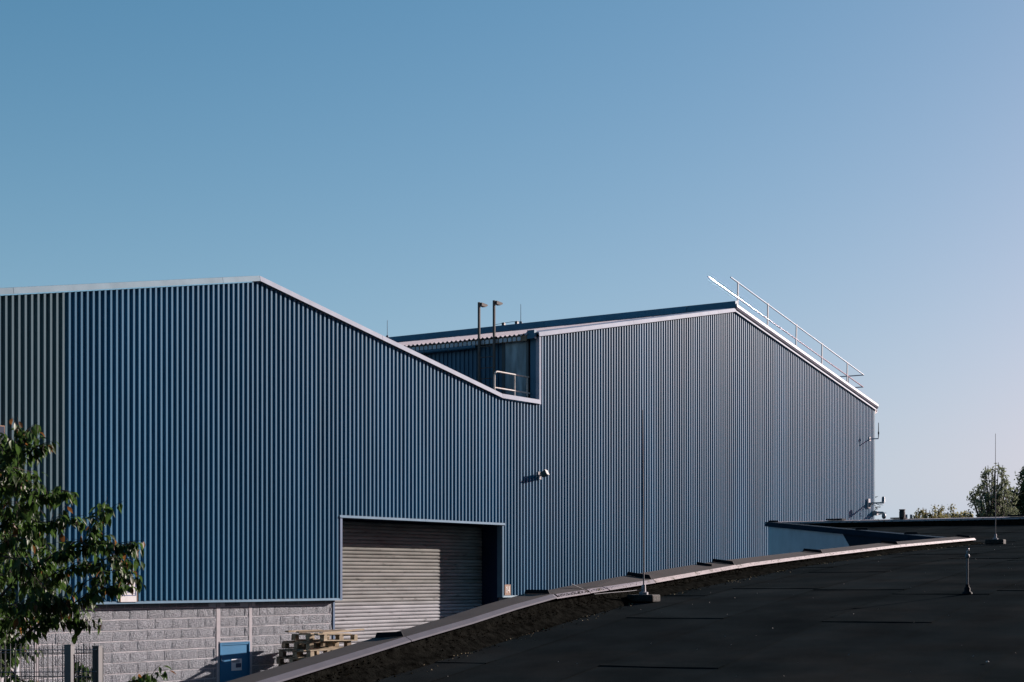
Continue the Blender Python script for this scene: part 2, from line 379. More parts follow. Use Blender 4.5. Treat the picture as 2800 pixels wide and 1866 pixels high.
# corner trim and step trim
MB().box((XE - .065, -.05, 0), (XE + .03, .12, ZE - .05)).build("corner_trim", "flash", wh)
MB().prism([(XS - .05, ZV - .02), (XS - .05, ZE - .03), (XS + .03, ZE - .01), (XS + .03, ZV - .02)], 'y', -.055, .05).build("corner_trim", "flash_r", wh)
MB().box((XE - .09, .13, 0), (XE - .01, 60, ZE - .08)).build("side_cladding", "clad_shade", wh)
# rain gutter end at the right eave
gt = MB()
gp = [(-.02, .06), (-.07, -.02), (-.03, -.10), (.06, -.10), (.10, -.02), (.09, .05), (.075, .05), (.08, -.015), (.05, -.08), (-.02, -.08), (-.05, -.015), (-.01, .05)]
gt.prism([(XE + .20 + x, ZE - .01 + z) for x, z in gp], 'y', -.03, 50)
gt.build("gutter", "galv", wh)
MB().box((XE + .035, -.05, ZE - .16), (XE + .12, .3, ZE - .03)).build("gutter_bracket", "blackmetal", wh)

# --- roller shutter: every slat an object
shut = MB().box((27.05, .60, 0), (DOOR1 - .01, .645, LINT - .06)).build("roller_shutter", "navy", wh)
SP = .0815
sec = [(0.0, .0), (-.016, .010), (-.023, .030), (-.022, .052), (-.014, .068), (0.0, .076), (.012, .080), (.012, .0)]
sm = MB(); sm.prism(sec, 'x', 0, DOOR1 - .015 - 27.055)
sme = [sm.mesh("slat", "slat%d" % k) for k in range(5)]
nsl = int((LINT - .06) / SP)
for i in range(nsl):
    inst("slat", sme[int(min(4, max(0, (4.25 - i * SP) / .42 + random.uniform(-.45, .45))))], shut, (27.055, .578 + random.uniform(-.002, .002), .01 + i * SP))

# --- block base wall
wall = MB().box((XL, .0875, 0), (26.983, .149, BASE - .055)).build("block_wall", "mortar", wh)
CH, BL, JT = .1985, .4335, .014
variants = []
for v in range(6):
    m = MB(); nx, nz = 5, 3; vs = []; fs = []
    for j in range(nz + 1):
        for i in range(nx + 1):
            x = (BL - JT) * i / nx; z = (CH - JT) * j / nz
            edge = i in (0, nx) or j in (0, nz)
            y = -.012 - (0.0 if edge else random.uniform(.001, .009))
            vs.append((x + (0 if i in (0, nx) else random.uniform(-.015, .015)), y, z + (0 if j in (0, nz) else random.uniform(-.01, .01))))
    for j in range(nz):
        for i in range(nx):
            a = j * (nx + 1) + i; fs.append((a, a + 1, a + nx + 2, a + nx + 1))
    m.add(vs, fs)
    w_, h_ = BL - JT, CH - JT
    m.add([(0, -.012, 0), (w_, -.012, 0), (w_, .02, 0), (0, .02, 0), (0, -.012, h_), (w_, -.012, h_), (w_, .02, h_), (0, .02, h_)],
          [(0, 3, 2, 1), (4, 5, 6, 7), (1, 2, 6, 5), (0, 4, 7, 3)])
    variants.append(m.mesh("block", "block"))
PIL = [(19.06, 19.14), (23.495, 23.60), (24.415, 24.50)]
BD0, BD1, BDZ = 23.60, 24.415, 2.125
WN0, WN1 = 17.2, 18.72
low = MB()
ztop = 2.639 + CH
for c in range(15):
    z0 = ztop - (c + 1) * CH
    if z0 < -.15: break
    x = 20.3898 + (0 if c % 2 == 0 else .195) - BL * 28
    while x < 27.0:
        a, e_ = x, x + BL - JT
        x += BL
        if e_ < 15.2 or a > 26.97: continue
        segs = [(a, e_)]
        for q0, q1 in PIL + ([(BD0 - .02, BD1 + .02)] if z0 < BDZ + .02 else []) + ([(WN0 - .05, WN1 + .05)] if z0 < 2.05 else []):
            ns = []
            for s0, s1 in segs:
                if s1 <= q0 or s0 >= q1: ns.append((s0, s1)); continue
                if s0 < q0 - .03: ns.append((s0, q0 - .006))
                if s1 > q1 + .03: ns.append((q1 + .006, s1))
            segs = ns
        for s0, s1 in segs:
            s1 = min(s1, 26.975)
            if s1 - s0 < .03: continue
            if z0 < 1.15 or s0 < 15.9:
                low.box((s0, .093 - random.uniform(0, .008), max(z0, .01)), (s1, .104, z0 + CH - JT))
            else:
                inst("block", random.choice(variants), wall, (s0, .095 + random.uniform(-.004, .003), z0 + random.uniform(-.001, .001)),
                     scale=((s1 - s0) / (BL - JT), 1, 1))
# cut blocks between the blue door and the next course
zn = max(z for z in (ztop - k * CH for k in range(16)) if z < BDZ + CH) ; zn = min(z for z in (ztop - k * CH for k in range(16)) if z > BDZ + .04)
for a, e_ in ((BD0 + .004, BD0 + .395), (BD0 + .41, BD1 - .004)):
    inst("block", random.choice(variants), wall, (a, .095, BDZ + .034), scale=((e_ - a) / (BL - JT), 1, (zn - JT - BDZ - .034) / (CH - JT)))
# cut course under the ledge
x = 15.5
while x < 26.95:
    e_ = min(x + BL - JT, 26.975); ok = True
    for q0, q1 in PIL:
        if x < q1 and e_ > q0: ok = False
    if ok: inst("block", random.choice(variants), wall, (x, .096, ztop), scale=((e_ - x) / (BL - JT), 1, .42))
    x += BL
tag(low.build("lower_blocks", "block", wall), kind="stuff")
for q0, q1 in PIL:
    MB().box((q0, .075, 0 if q0 < 23 else (0 if q0 < 24 else 0)), (q1, .1045, BASE - .056)).build("concrete_strip", "pillar", wh)
MB().box((DOOR1 + .052, .09, 0), (36.4, .149, BASE - .055)).build("base_wall_end", "pillar", wh)
# blue steel door
bd = MB().box((BD0 + .012, .085, .02), (BD1 - .012, .1043, BDZ - .02)).build("steel_door", "bluedoor", wh)
fr = MB(); fr.box((BD0 - .018, .060, 0), (BD0 + .011, .1042, BDZ)); fr.box((BD1 - .011, .066, 0), (BD1 + .012, .1042, BDZ)); fr.box((BD0 + .0112, .066, BDZ - .019), (BD1 - .0112, .1042, BDZ + .004))
fr.build("door_frame", "bluedoor", bd)
MB().box((BD0 + .02, .072, BDZ - .05), (BD1 - .02, .0848, BDZ - .025)).build("door_head", "bluedoor", bd)
MB().box((BD0 - .03, .065, BDZ + .006), (BD1 + .02, .1041, BDZ + .024)).build("door_lintel", "pillar", bd)
n0, n1 = atY(633, 1803, .08), atY(661, 1833, .08)
nx0, nx1, nz1, nz0 = n0.x, n1.x + .0, n0.z, n1.z
nn = MB().box((nx0, .079, nz0), (nx1, .0846, nz1)).build("door_notice", "paper", bd)
ik = MB(); w_ = nx1 - nx0; h_ = nz1 - nz0
ik.box((nx0 + w_ * .42, .0765, nz0 + h_ * .25), (nx1 - w_ * .06, .0786, nz0 + h_ * .62))
for k in range(4): ik.box((nx0 + w_ * .08, .0765, nz0 + h_ * (.70 + .06 * k)), (nx0 + w_ * random.uniform(.6, .92), .0786, nz0 + h_ * (.725 + .06 * k)))
ik.build("print", "ink", nn)
for z in (.35, 1.05, 1.75): MB().tube([(BD0 + .005, .055, z), (BD0 + .005, .055, z + .12)], .011).build("hinge", "trimblue", bd)
MB().tube([(BD1 - .08, .08, 1.02), (BD1 - .08, .04, 1.02), (BD1 - .2, .04, 1.02)], .01).build("handle", "galv", bd)
# window far left
wn = MB(); wn.box((WN0, .07, 0.9), (WN0 + .06, .1042, 2.0)); wn.box((WN1 - .06, .07, .9), (WN1, .1042, 2.0)); wn.box((WN0 + .0601, .07, 1.94), (WN1 - .0601, .1042, 2.0)); wn.box((WN0 + .0601, .06, .9), (WN1 - .0601, .1042, .98))
wo_ = wn.build("window", "whiteframe", wh)
MB().box((WN0 + .061, .088, .981), (WN1 - .061, .1041, 1.939)).build("pane", "glassdirty", wo_)
MB().box((WN0 - .06, .03, .83), (WN1 + .06, .1042, .898)).build("window_sill", "pillar", wo_)

# --- recess between the halls: side wall of the tall hall
XW = 34.80
m = MB(); vs = []; fs = []; y = .06; i = 0; P = .135
ypts = []
while y < 30:
    ypts += [(y, 0), (y + .07, 0), (y + .082, -.03), (y + .123, -.03)]; y += P
ypts = [(a, b_) for a, b_ in ypts if a > 1.05]
for yy, d in ypts: vs += [(XW + d + .03, yy, 5.5), (XW + d + .03, yy, ZE - .06)]
for i in range(len(ypts) - 1): fs.append((2 * i, 2 * i + 1, 2 * i + 3, 2 * i + 2))
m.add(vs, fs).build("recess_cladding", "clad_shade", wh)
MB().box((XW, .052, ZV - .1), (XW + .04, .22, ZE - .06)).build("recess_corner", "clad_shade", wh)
w0, w1 = atX(1442, 1086, XW), atX(1380, 936, XW)
rw = MB(); rw.box((XW - .03, w0.y - .05, ZV - .04), (XW + .02, w0.y + .02, w1.z + .05)); rw.box((XW - .03, w1.y - .02, ZV - .04), (XW + .02, w1.y + .07, w1.z + .05)); rw.box((XW - .03, w0.y + .0201, w1.z - .01), (XW + .02, w1.y - .0201, w1.z + .05))
rwo = rw.build("recess_window", "windowframe", wh)
MB().box((XW - .012, w0.y + .021, ZV - .04), (XW + .01, w1.y - .021, w1.z - .011)).build("pane", "glassdirty", rwo)
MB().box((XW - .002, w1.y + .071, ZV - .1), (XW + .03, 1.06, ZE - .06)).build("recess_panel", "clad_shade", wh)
# lintel over the window
MB().box((XW - .05, .23, w1.z + .051), (XW + .02, 1.06, ZE - .05)).build("window_head", "windowframe", wh)
# corrugated roof of the tall hall, sheet by sheet
XEV = 34.58
sl2 = (ZP2 - ZE) / (XP2 - XS)
WV = .1405
def wave(y): return .022 * math.cos(2 * math.pi * y / WV)
shw = WV * 7
y = .16; k = 0
while y < 58:
    n = 7 * 8; vs = []; fs = []
    far = y > 22
    n = 14 if far else 56
    for i in range(n + 1):
        yy = y + (shw + .02) * i / n
        zz = ZE + .075 + wave(yy) + .006 * (k % 2)
        vs += [(XEV, yy, zz + (XEV - XS) * sl2), (XP2 - .04, yy, ZE + .075 + wave(yy) + .006 * (k % 2) + (XP2 - .04 - XS) * sl2)]
        vs += [(XEV, yy, zz + (XEV - XS) * sl2 - .014)]
    for i in range(n):
        a, c = 3 * i, 3 * i + 3
        fs += [(a, a + 1, c + 1, c), (a, c, c + 2, a + 2)]
    MB().add(vs, fs).build("roof_sheet", "fibre", wh); y += shw; k += 1
MB().prism([(XS - .14, ZE - .05), (XP2 - .05, ZP2 + .0), (XP2 - .05, ZP2 - .05), (XS - .14, ZE - .08)], 'y', .31, 58).build("roof_deck", "core", wh)
MB().prism([(XP2 + .11, ZP2 + .06), (XE + .15, ZE + .04), (XE + .15, ZE - .02), (XP2 + .11, ZP2)], 'y', .36, 58).build("roof_deck", "silver", wh)
# eave board with pale closure pieces under the corrugations
zc = ZE - .02
MB().box((XEV + .05, .22, zc - .115), (XEV + .09, 22, zc + .02)).build("eave_board", "closejoint", wh)
cl = MB(); a_, h_ = .053, .052
pts = [(-a_, -h_ + .02), (-a_ + .016, -h_), (a_ - .016, -h_), (a_, -h_ + .02), (a_, h_ - .02), (a_ - .016, h_), (-a_ + .016, h_), (-a_, h_ - .02)]
cl.prism(pts, 'x', 0, -.02); clm = cl.mesh("closure_piece", "closure")
for i in range(60):
    yy = .30 + i * WV
    if .30 < yy < 9: inst("closure_piece", clm, wh, (XEV + .049, yy, zc - .052))
# soffit end piece at the verge start
MB().box((XS - .23, -.02, ZE - .09), (XS - .125, .2, ZE + .12)).build("verge_end_box", "fascia", wh)
# gutter pipe below the eave
g0, g1 = atX(1297, 942, 34.66), atX(1090, 968, 34.66)
zg = 9.36
rg = MB().tube([(34.66, 1.80, zg), (34.66, 14, zg - .02)], .055, 12).build("recess_gutter", "clad_shade", wh, smooth=True)
for yy in (1.86, 2.65, 3.44, 4.2): MB().tube([(34.66, yy, zg), (34.66, yy + .025, zg)], .064, 12).build("gutter_clip", "darksteel", rg)
# valley deck of the low hall
MB().prism([(XV - .3, ZV - .03), (XS - .01, ZV - .03), (XS - .01, ZV - .049), (XV - .3, ZV - .049)], 'y', .31, 46).build("valley_deck", "feltup", wh)

# ================================================================== things fixed to the warehouse
# access ladder with raised stiles
lad = thing("roof_ladder", (34.6, 1.4, ZV - .05), "dark steel roof ladder with two tall hooked stiles in the recess", "ladder")
for px, top, nm in ((1310, 827, 0), (1351, 822, 1)):
    q = atX(px, top, 34.55)
    s = MB().box((34.53, q.y - .03, ZV - .05), (34.57, q.y + .03, q.z)).build("stile", "ladder", lad)
    c = Vector((34.66, q.y - .02, q.z - .05))
    MB().prism([(34.572, q.z - .01), (34.572, q.z - .09), (34.74, q.z - .105), (34.84, q.z - .06), (34.82, q.z - .03)], 'y', q.y - .075, q.y + .03).build("hook", "ladder", lad)
ya, yb = atX(1310, 900, 34.55).y, atX(1351, 900, 34.55).y
for k in range(8):
    z = ZV + .15 + k * .275
    if z < 9.45: MB().tube([(34.55, ya - .031, z), (34.55, yb + .031, z)], .012, 6).build("rung", "ladder", lad)
# rusty guard rail on the valley roof
YG = atX(1445, 1028, 34.7).y
gl = atY(1352, 1015, YG); gr = atY(1446, 1028, YG)
gz = gl.z
rl = thing("guard_rail", (gl.x, YG, ZV - .03), "rusty white tubular guard rail on the low valley roof", "railing")
arc = [Vector((gl.x, YG, ZV - .03)), Vector((gl.x, YG, gz - .13))] + [Vector((gl.x + .12 - .12 * math.cos(a), YG, gz - .12 + .12 * math.sin(a))) for a in [i * math.pi / 10 for i in range(0, 6)]] + [Vector((gr.x, YG, gz))]
MB().tube(arc, .021, 10).build("top_rail", "rustyrail", rl, smooth=True)
ml = atY(1352, 1060, YG)
MB().tube([(gl.x, YG, ml.z), (gr.x + .05, YG, ml.z)], .018, 10).build("mid_rail", "rustyrail", rl, smooth=True)
MB().tube([(atY(1407, 1030, YG).x, YG, ZV - .03), (atY(1407, 1030, YG).x, YG, gz)], .018, 8).build("post", "rustyrail", rl, smooth=True)
MB().tube([(gr.x - .08, YG, ZV - .03), (gr.x - .08, YG, gz)], .018, 8).build("post", "rustyrail", rl, smooth=True)
# roof edge handrail on the tall gable
YH = .5
hr = thing("roof_handrail", (50, YH, 10.8), "galvanised handrail climbing the right slope of the tall gable roof", "railing")
a, c = atY(1998, 758.7, YH), atY(2361.6, 1025.9, YH)
MB().tube([a, c], .021, 10).build("top_rail", "railsteel", hr, smooth=True)
a, c = atY(1936, 757, YH), atY(2360, 1058.7, YH)
MB().tube([a, c], .020, 10).build("mid_rail", "brightsteel", hr, smooth=True)
for (x0, y0) in ((2018, 772), (2099.8, 830.8), (2177.8, 888.4), (2248, 939.7), (2317, 992)):
    t = atY(x0, y0, YH); bz = zf(t.x) + .20
    MB().obox((t.x - .02, YH, (t.z + bz) / 2), (.035, 0, .012), (0, .014, 0), (.03, 0, (t.z - bz) / 2 + .02)).build("post", "postpaint", hr)
t = atY(2361.6, 1026, YH); t2 = atY(2360, 1058.7, YH)
MB().tube([t, t + Vector((0, 1.1, 0))], .02, 8).build("return_rail", "galv", hr, smooth=True)
MB().tube([t2, t2 + Vector((0, 1.1, 0))], .02, 8).build("return_rail", "galv", hr, smooth=True)
MB().tube([(t.x, YH + .6, zf(t.x) + .1), (t.x, YH + .6, t.z)], .02, 8).build("post", "galv", hr, smooth=True)
# thin air terminals on the ridge
for px, yt, yb_, lb in ((1059, 876, 922, "thin lightning spike on the ridge, just right of the low gable flashing"), (1424, 832, 882, "thin lightning spike on the ridge, right of the ladder stiles")):
    q = atX(px, yb_, XP2 + .02); tp = atX(px, yt, XP2 + .02)
    o = thing("lightning_spike", (XP2 + .02, q.y, ZP2 + .31), lb, "lightning rod", "lightning spikes on the ridge")
    MB().tube([(XP2 + .02, q.y, ZP2 + .32), (XP2 + .02, q.y, tp.z)], [.012, .008], 6).build("rod", "darksteel", o)
    MB().lathe((XP2 + .02, q.y, ZP2 + .31), [(.05, 0), (.05, .05), (.02, .08)], 8).build("foot", "darksteel", o)
q0, q1 = atX(1376, 886, XP2).y, atX(1424, 882, XP2).y
rc = thing("ridge_conductor", (XP2 + .02, q0, ZP2 + .31), "thin conductor cable held by two clips along the ridge", "cable")
MB().tube([(XP2 + .02, q0 + .4, ZP2 + .36), (XP2 + .02, (q0 + q1) / 2, ZP2 + .40), (XP2 + .02, q1, ZP2 + .37)], .008, 6).build("wire", "darksteel", rc)
for yy in (q0, q0 + (q1 - q0) * .75): MB().box((XP2 - .02, yy - .05, ZP2 + .31), (XP2 + .06, yy + .05, ZP2 + .40)).build("clip", "blackmetal", rc)
# floodlight
fl = atY(1474, 1300, -.05)
ft = thing("floodlight", (fl.x, -.045, fl.z), "small black floodlight with pale bracket on the blue cladding", "floodlight")
fx, fz = fl.x, fl.z; K = .62
def fbx(name, lo, hi, mt): MB().box((fx + lo[0] * K, -.053 + lo[1] * K, fz + lo[2] * K), (fx + hi[0] * K, -.053 + hi[1] * K, fz + hi[2] * K)).build(name, mt, ft)
fbx("mount_plate", (-.10, -.03, -.02), (.05, 0, .14), "plasticwhite"); fbx("sensor", (-.07, -.06, -.17), (.07, 0, -.04), "plasticwhite")
MB().tube([(fx - .03 * K, -.07, fz), (fx - .02 * K, -.053 - .16 * K, fz + .01)], .014, 8).build("arm", "blackmetal", ft)
c = Vector((fx + .0, -.053 - .25 * K, fz + .03)); rot = Matrix.Rotation(R(-28), 3, 'X') @ Matrix.Rotation(R(12), 3, 'Z')
MB().obox(c, rot @ Vector((.13, 0, 0)) * K, rot @ Vector((0, .12, 0)) * K, rot @ Vector((0, 0, .10)) * K).build("housing", "blackmetal", ft, bevel=.008)
MB().obox(c + rot @ Vector((0, -.13, .0)) * K, rot @ Vector((.14, 0, 0)) * K, rot @ Vector((0, .012, 0)) * K, rot @ Vector((0, 0, .11)) * K).build("rim", "blackmetal", ft)
MB().obox(c + rot @ Vector((.02, .0, .108)) * K, rot @ Vector((.09, 0, 0)) * K, rot @ Vector((0, .06, 0)) * K, rot @ Vector((0, 0, .006)) * K).build("cooling_fins", "galv", ft)
MB().tube([(fx - .09 * K, -.09, fz + .16 * K), (fx - .15 * K, -.14, fz + .03 * K), (fx - .12 * K, -.13, fz - .05 * K), (fx - .03 * K, -.09, fz - .08 * K)], .008, 6).build("cable", "rubber", ft, smooth=True)
# number plate 14
a, c = atY(1380, 1599, -.05), atY(1396, 1628, -.05)
npz = thing("number_plate", (a.x, -.045, c.z), "small rusty brown house number plate reading 14 beside the shutter opening", "sign")
x0, x1, z0, z1 = a.x, c.x, c.z, a.z
MB().box((x0, -.055, z0), (x1, -.043, z1)).build("plate", "rustbrown", npz)
w_, h_ = x1 - x0, z1 - z0
d = MB(); d.box((x0 + w_ * .26, -.059, z0 + h_ * .22), (x0 + w_ * .38, -.0553, z0 + h_ * .84)); d.box((x0 + w_ * .18, -.059, z0 + h_ * .68), (x0 + w_ * .2599, -.0553, z0 + h_ * .76))
d.build("digit_one", "numpaint", npz)
d = MB(); d.box((x0 + w_ * .70, -.059, z0 + h_ * .22), (x0 + w_ * .82, -.0553, z0 + h_ * .84)); d.box((x0 + w_ * .46, -.059, z0 + h_ * .40), (x0 + w_ * .6999, -.0553, z0 + h_ * .48)); d.box((x0 + w_ * .46, -.059, z0 + h_ * .4801), (x0 + w_ * .56, -.0553, z0 + h_ * .84))
d.build("digit_four", "numpaint", npz)
# white framed sign
a, c = atY(329, 1586, -.06), atY(374, 1646, -.06)
sg = thing("wall_sign", (a.x, -.05, c.z), "white rust-edged sign with blue border, half hidden by cherry leaves", "sign")
x0, x1, z0, z1 = a.x, c.x, c.z, a.z; w_, h_ = x1 - x0, z1 - z0
MB().box((x0, -.07, z0), (x1, -.043, z1)).build("board", "signwhite", sg)
d = MB()
for q in (((.10, .28), (.93, .31)), ((.10, .93), (.93, .96)), ((.10, .31), (.13, .93)), ((.90, .31), (.93, .93))): d.box((x0 + w_ * q[0][0], -.074, z0 + h_ * q[0][1]), (x0 + w_ * q[1][0], -.0703, z0 + h_ * q[1][1]))
d.build("border", "signblue", sg)
d = MB()
d.box((x0 + w_ * .42, -.074, z0 + h_ * .42), (x0 + w_ * .52, -.0703, z0 + h_ * .52)); d.box((x0 + w_ * .40, -.074, z0 + h_ * .58), (x0 + w_ * .55, -.0703, z0 + h_ * .80)); d.box((x0 + w_ * .70, -.074, z0 + h_ * .36), (x0 + w_ * .86, -.0703, z0 + h_ * .38))
d.build("print", "signblue", sg)
for q in ((x0 - .012, x0 - .001), (x1 + .001, x1 + .012)): MB().box((q[0], -.075, z0), (q[1], -.043, z1)).build("rusty_edge", "rustbrown", sg)
# dark box at the left picture edge
a, c = atY(-60, 1158, -.2), atY(11, 1266, -.2)
bx = thing("wall_cabinet", (a.x, -.05, c.z), "dark brown cabinet on the faded cladding, cut by the left picture edge", "cabinet")
MB().box((a.x, -.22, c.z), (c.x, -.043, a.z)).build("casing", "rustbrown", bx); MB().box((a.x + .02, -.232, c.z + .02), (c.x - .02, -.2203, a.z - .02)).build("lid", "navy", bx)
MB().box((c.x - .07, -.245, c.z + .06), (c.x - .04, -.2323, c.z + .10)).build("latch", "galv", bx)
# antenna on bracket near the right corner
q = atY(2378, 1201, -.05)
an = thing("antenna", (q.x, -.045, q.z), "thin whip antenna on an angled bracket high by the right corner", "antenna")
MB().box((q.x - .07, -.07, q.z - .07), (q.x + .07, -.043, q.z + .07)).build("base_plate", "plasticwhite", an)
MB().tube([(q.x, -.07, q.z), (q.x, -.38, q.z), (q.x, -.385, q.z + .16)], .022, 8).build("bracket", "galv", an)
MB().tube([(q.x, -.385, q.z + .16), (q.x, -.385, q.z + .24)], .028, 8).build("socket", "blackmetal", an)
MB().tube([(q.x, -.385, q.z + .24), (q.x, -.385, q.z + .57)], [.016, .012], 8).build("whip", "blackmetal", an)
# weather sensor on long arm
q = atY(2374, 1378, -.05)
ws = thing("radio_unit", (q.x, -.045, q.z), "white box with a long arm carrying a domed grey sensor at the right corner", "antenna")
MB().box((q.x - .09, -.10, q.z - .16), (q.x + .09, -.043, q.z + .18)).build("junction_box", "plasticwhite", ws)
MB().prism([(-.10, q.z - .14), (-.10, q.z + .04), (-.24, q.z + .04)], 'x', q.x - .05, q.x + .05).build("gusset", "plasticgrey", ws)
MB().box((q.x - .025, -.66, q.z - .005), (q.x + .025, -.24, q.z + .045)).build("arm", "plasticgrey", ws)
MB().lathe((q.x, -.62, q.z + .055), [(.07, 0), (.058, .02), (.055, .14), (.04, .18), (.01, .19)], 14).build("dome", "plasticgrey", ws, smooth=True)
MB().tube([(q.x + .03, -.10, q.z - .02), (q.x + .05, -.30, q.z - .06), (q.x + .06, -.36, q.z - .17), (q.x + .06, -.25, q.z - .27)], .010, 6).build("cable", "rubber", ws, smooth=True)
q = atY(2386, 1404, -.05)
dc = thing("dome_camera", (q.x, -.045, q.z), "grey dome security camera on a short arm low at the right corner", "camera")
MB().box((q.x - .02, -.22, q.z - .08), (q.x + .12, -.055, q.z + .08)).build("mount_box", "plasticgrey", dc)
MB().tube([(q.x + .05, -.22, q.z + .03), (q.x + .05, -.42, q.z + .02), (q.x + .05, -.46, q.z - .02)], .035, 10).build("arm", "plasticgrey", dc, smooth=True)
MB().lathe((q.x + .05, -.46, q.z - .14), [(.075, 0), (.08, .03), (.06, .10), (.03, .12)], 14).build("housing", "plasticgrey", dc, smooth=True)
MB().lathe((q.x + .05, -.46, q.z - .215), [(.02, 0), (.055, .02), (.07, .05), (.073, .074)], 14).build("lens_dome", "blackmetal", dc, smooth=True)

# ================================================================== FLAT ROOFED BUILDING in the foreground
EV, GV = Vector((.9919, .1273, 0)), Vector((.1273, -.9919, 0))      # up the roof / along its generators
TP = [-30, 10.97, 15, 17.7, 22.4, 28, 34.6, 44, 60]; HP = [-1.78, 2.60, 3.03, 3.26, 3.57, 3.84, 4.10, 4.72, 5.6]
def rz(t): return float(np.interp(t, TP, HP))
def RP(t, r, z=None, dz=0): v = Vector((0, -PD, 0)) + EV * t + GV * r; v.z = (rz(t) if z is None else z) + dz; return v
def TR(v): w = Vector((v[0], v[1] + PD, 0)); return w.dot(EV), w.dot(GV)
RC = -6.94
CT = [-8, 10.97, 11.74, 12.83, 13.69, 14.5, 17.12, 18.38, 20.36, 23.75, 28.09, 34.6]
CHh = [.45, 2.774, 2.87, 2.994, 3.105, 3.197, 3.345, 3.426, 3.555, 3.723, 3.924, 4.182]
def cz(t): return float(np.interp(t, CT, CHh))
def t_of_px(x): u = (x - 1400) / FPX; Z = 7.787 / (.50953 - u); return u * Z * .45399 + Z * .89101
fb = thing("flat_roof_building", (14, -25, 0), "low building with a sloping black felt roof and pale metal coping in the foreground", "building")
Lc = Vector((44.4, -1.75, 5.05)); Cc = RP(34.6, RC)
FRt = Vector((44.4, -45, 5.05))
poly = [RP(-6, RC - .2), RP(34.6, RC - .2), Vector((44.5, -1.9, 0)), Vector((44.5, -45, 0)), Vector((-6, -45, 0))]
bm = bmesh.new(); bm.faces.new([bm.verts.new((v.x, v.y, 0)) for v in poly])
for t in TP[1:-1] + [-3, 0, 5, 10]:
    bmesh.ops.bisect_plane(bm, geom=bm.verts[:] + bm.edges[:] + bm.faces[:], plane_co=RP(t, 0, 0), plane_no=EV)
for v in bm.verts: v.co.z = rz(TR(v.co)[0])
bmesh.ops.recalc_face_normals(bm, faces=bm.faces)
me = bpy.data.meshes.new("roof_deck"); 
for v in bm.verts: v.co -= Vector((14, -25, 0))
bm.to_mesh(me); bm.free(); me.materials.append(MAT["felt"])
o = bpy.data.objects.new("roof_deck", me); COL.objects.link(o); o.parent = fb
# walls of the building (left side below the coping, notch side, far side)
def wallstrip(name, pts, mt, thick):
    m = MB()
    for (a, za), (c, zc_) in zip(pts[:-1], pts[1:]):
        d = Vector((c[0] - a[0], c[1] - a[1], 0)); n = Vector((d.y, -d.x, 0)).normalized() * thick
        a0, c0 = Vector((a[0], a[1], 0)), Vector((c[0], c[1], 0))
        P = [a0, c0, c0 + n, a0 + n]
        vs = [(p.x, p.y, 0) for p in P] + [(P[0].x, P[0].y, za), (P[1].x, P[1].y, zc_), (P[2].x, P[2].y, zc_), (P[3].x, P[3].y, za)]
        m.add(vs, [(3, 2, 1, 0), (4, 5, 6, 7), (0, 1, 5, 4), (1, 2, 6, 5), (2, 3, 7, 6), (3, 0, 4, 7)])
    return m.build(name, mt, fb)
wp = []
for t in [-6, 5, 11, 14.5, 18, 24, 29, 34.4]: v = RP(t, RC - .27); wp.append(((v.x, v.y), cz(t) + .02))
wallstrip("outer_wall", wp, "render", .2)
wallstrip("far_wall", [((44.6, -1.9), 4.98), ((44.6, -45), 4.98)], "render", .15)
wallstrip("near_wall", [((44.4, -45.1), .8), ((-6, -45.1), .8)], "render", .15)

# added unseen mass behind the viewer, blocking sky light from the shaded sides
MB().box((-80, -70, 0), (26, -26.5, 36)).build("sky_blocker", "render", fb)
# felt sheets: strips of about a metre, each lapping over the one below it
REDGE = [-2.35 + .985 * k for k in range(-5, 14)]
known = {-3: [], }
laps = {}
for k, r0 in enumerate(REDGE):
    laps[k] = []
def row_of(r): return int(np.argmin([abs(r0 - r) for r0 in REDGE]))
def rhit(px, py):
    lo, hi = 6, 60
    for _ in range(40):
        F = (lo + hi) / 2; v = atF(px, py, F)
        if v.z > rz(TR(v)[0]): lo = F
        else: hi = F
    return TR(atF(px, py, F))
LAPS = [(2270, 2558, 1705), (2477, 2722, 1628), (2277, 2508, 1616), (2280, 2475, 1567), (1747, 2003, 1694), (1892, 2063, 1612), (2613, 2790, 1530), (2753, 2900, 1618)]
LR = []
for xa_, xb_, yy_ in LAPS:
    (t0_, r0_), (t1_, r1_) = rhit(xa_, yy_), rhit(xb_, yy_); LR.append((r0_, (t0_ + t1_) / 2)); print("lap", r0_, r1_, t0_)
for r, t in LR:
    laps[row_of(r)].append(t)
for k in laps:
    base = sorted(laps[k]) or [random.uniform(13, 21)]
    full = list(base)
    while full[-1] < 48: full.append(full[-1] + random.uniform(4.4, 7.5))
    while full[0] > -4: full.insert(0, full[0] - random.uniform(4.8, 7.5))
    laps[k] = full
def inpoly(v):
    c = False; n = len(poly)
    for i in range(n):
        a, b_ = poly[i], poly[(i + 1) % n]
        if (a.y > v.y) != (b_.y > v.y) and v.x < (b_.x - a.x) * (v.y - a.y) / (b_.y - a.y) + a.x: c = not c
    return c
def rmin(t):
    """left limit of the roof at t"""
    if t <= 34.3: return RC + .06
    lo = RC - .2
    v0 = RP(34.6, RC - .2, 0); v1 = Vector((44.5, -1.9, 0)); t0, t1 = 34.6, TR(v1)[0]
    s_ = min(1, max(0, (t - t0) / (t1 - t0))); return (RC - .2) + s_ * (TR(v1)[1] - (RC - .2)) + .25
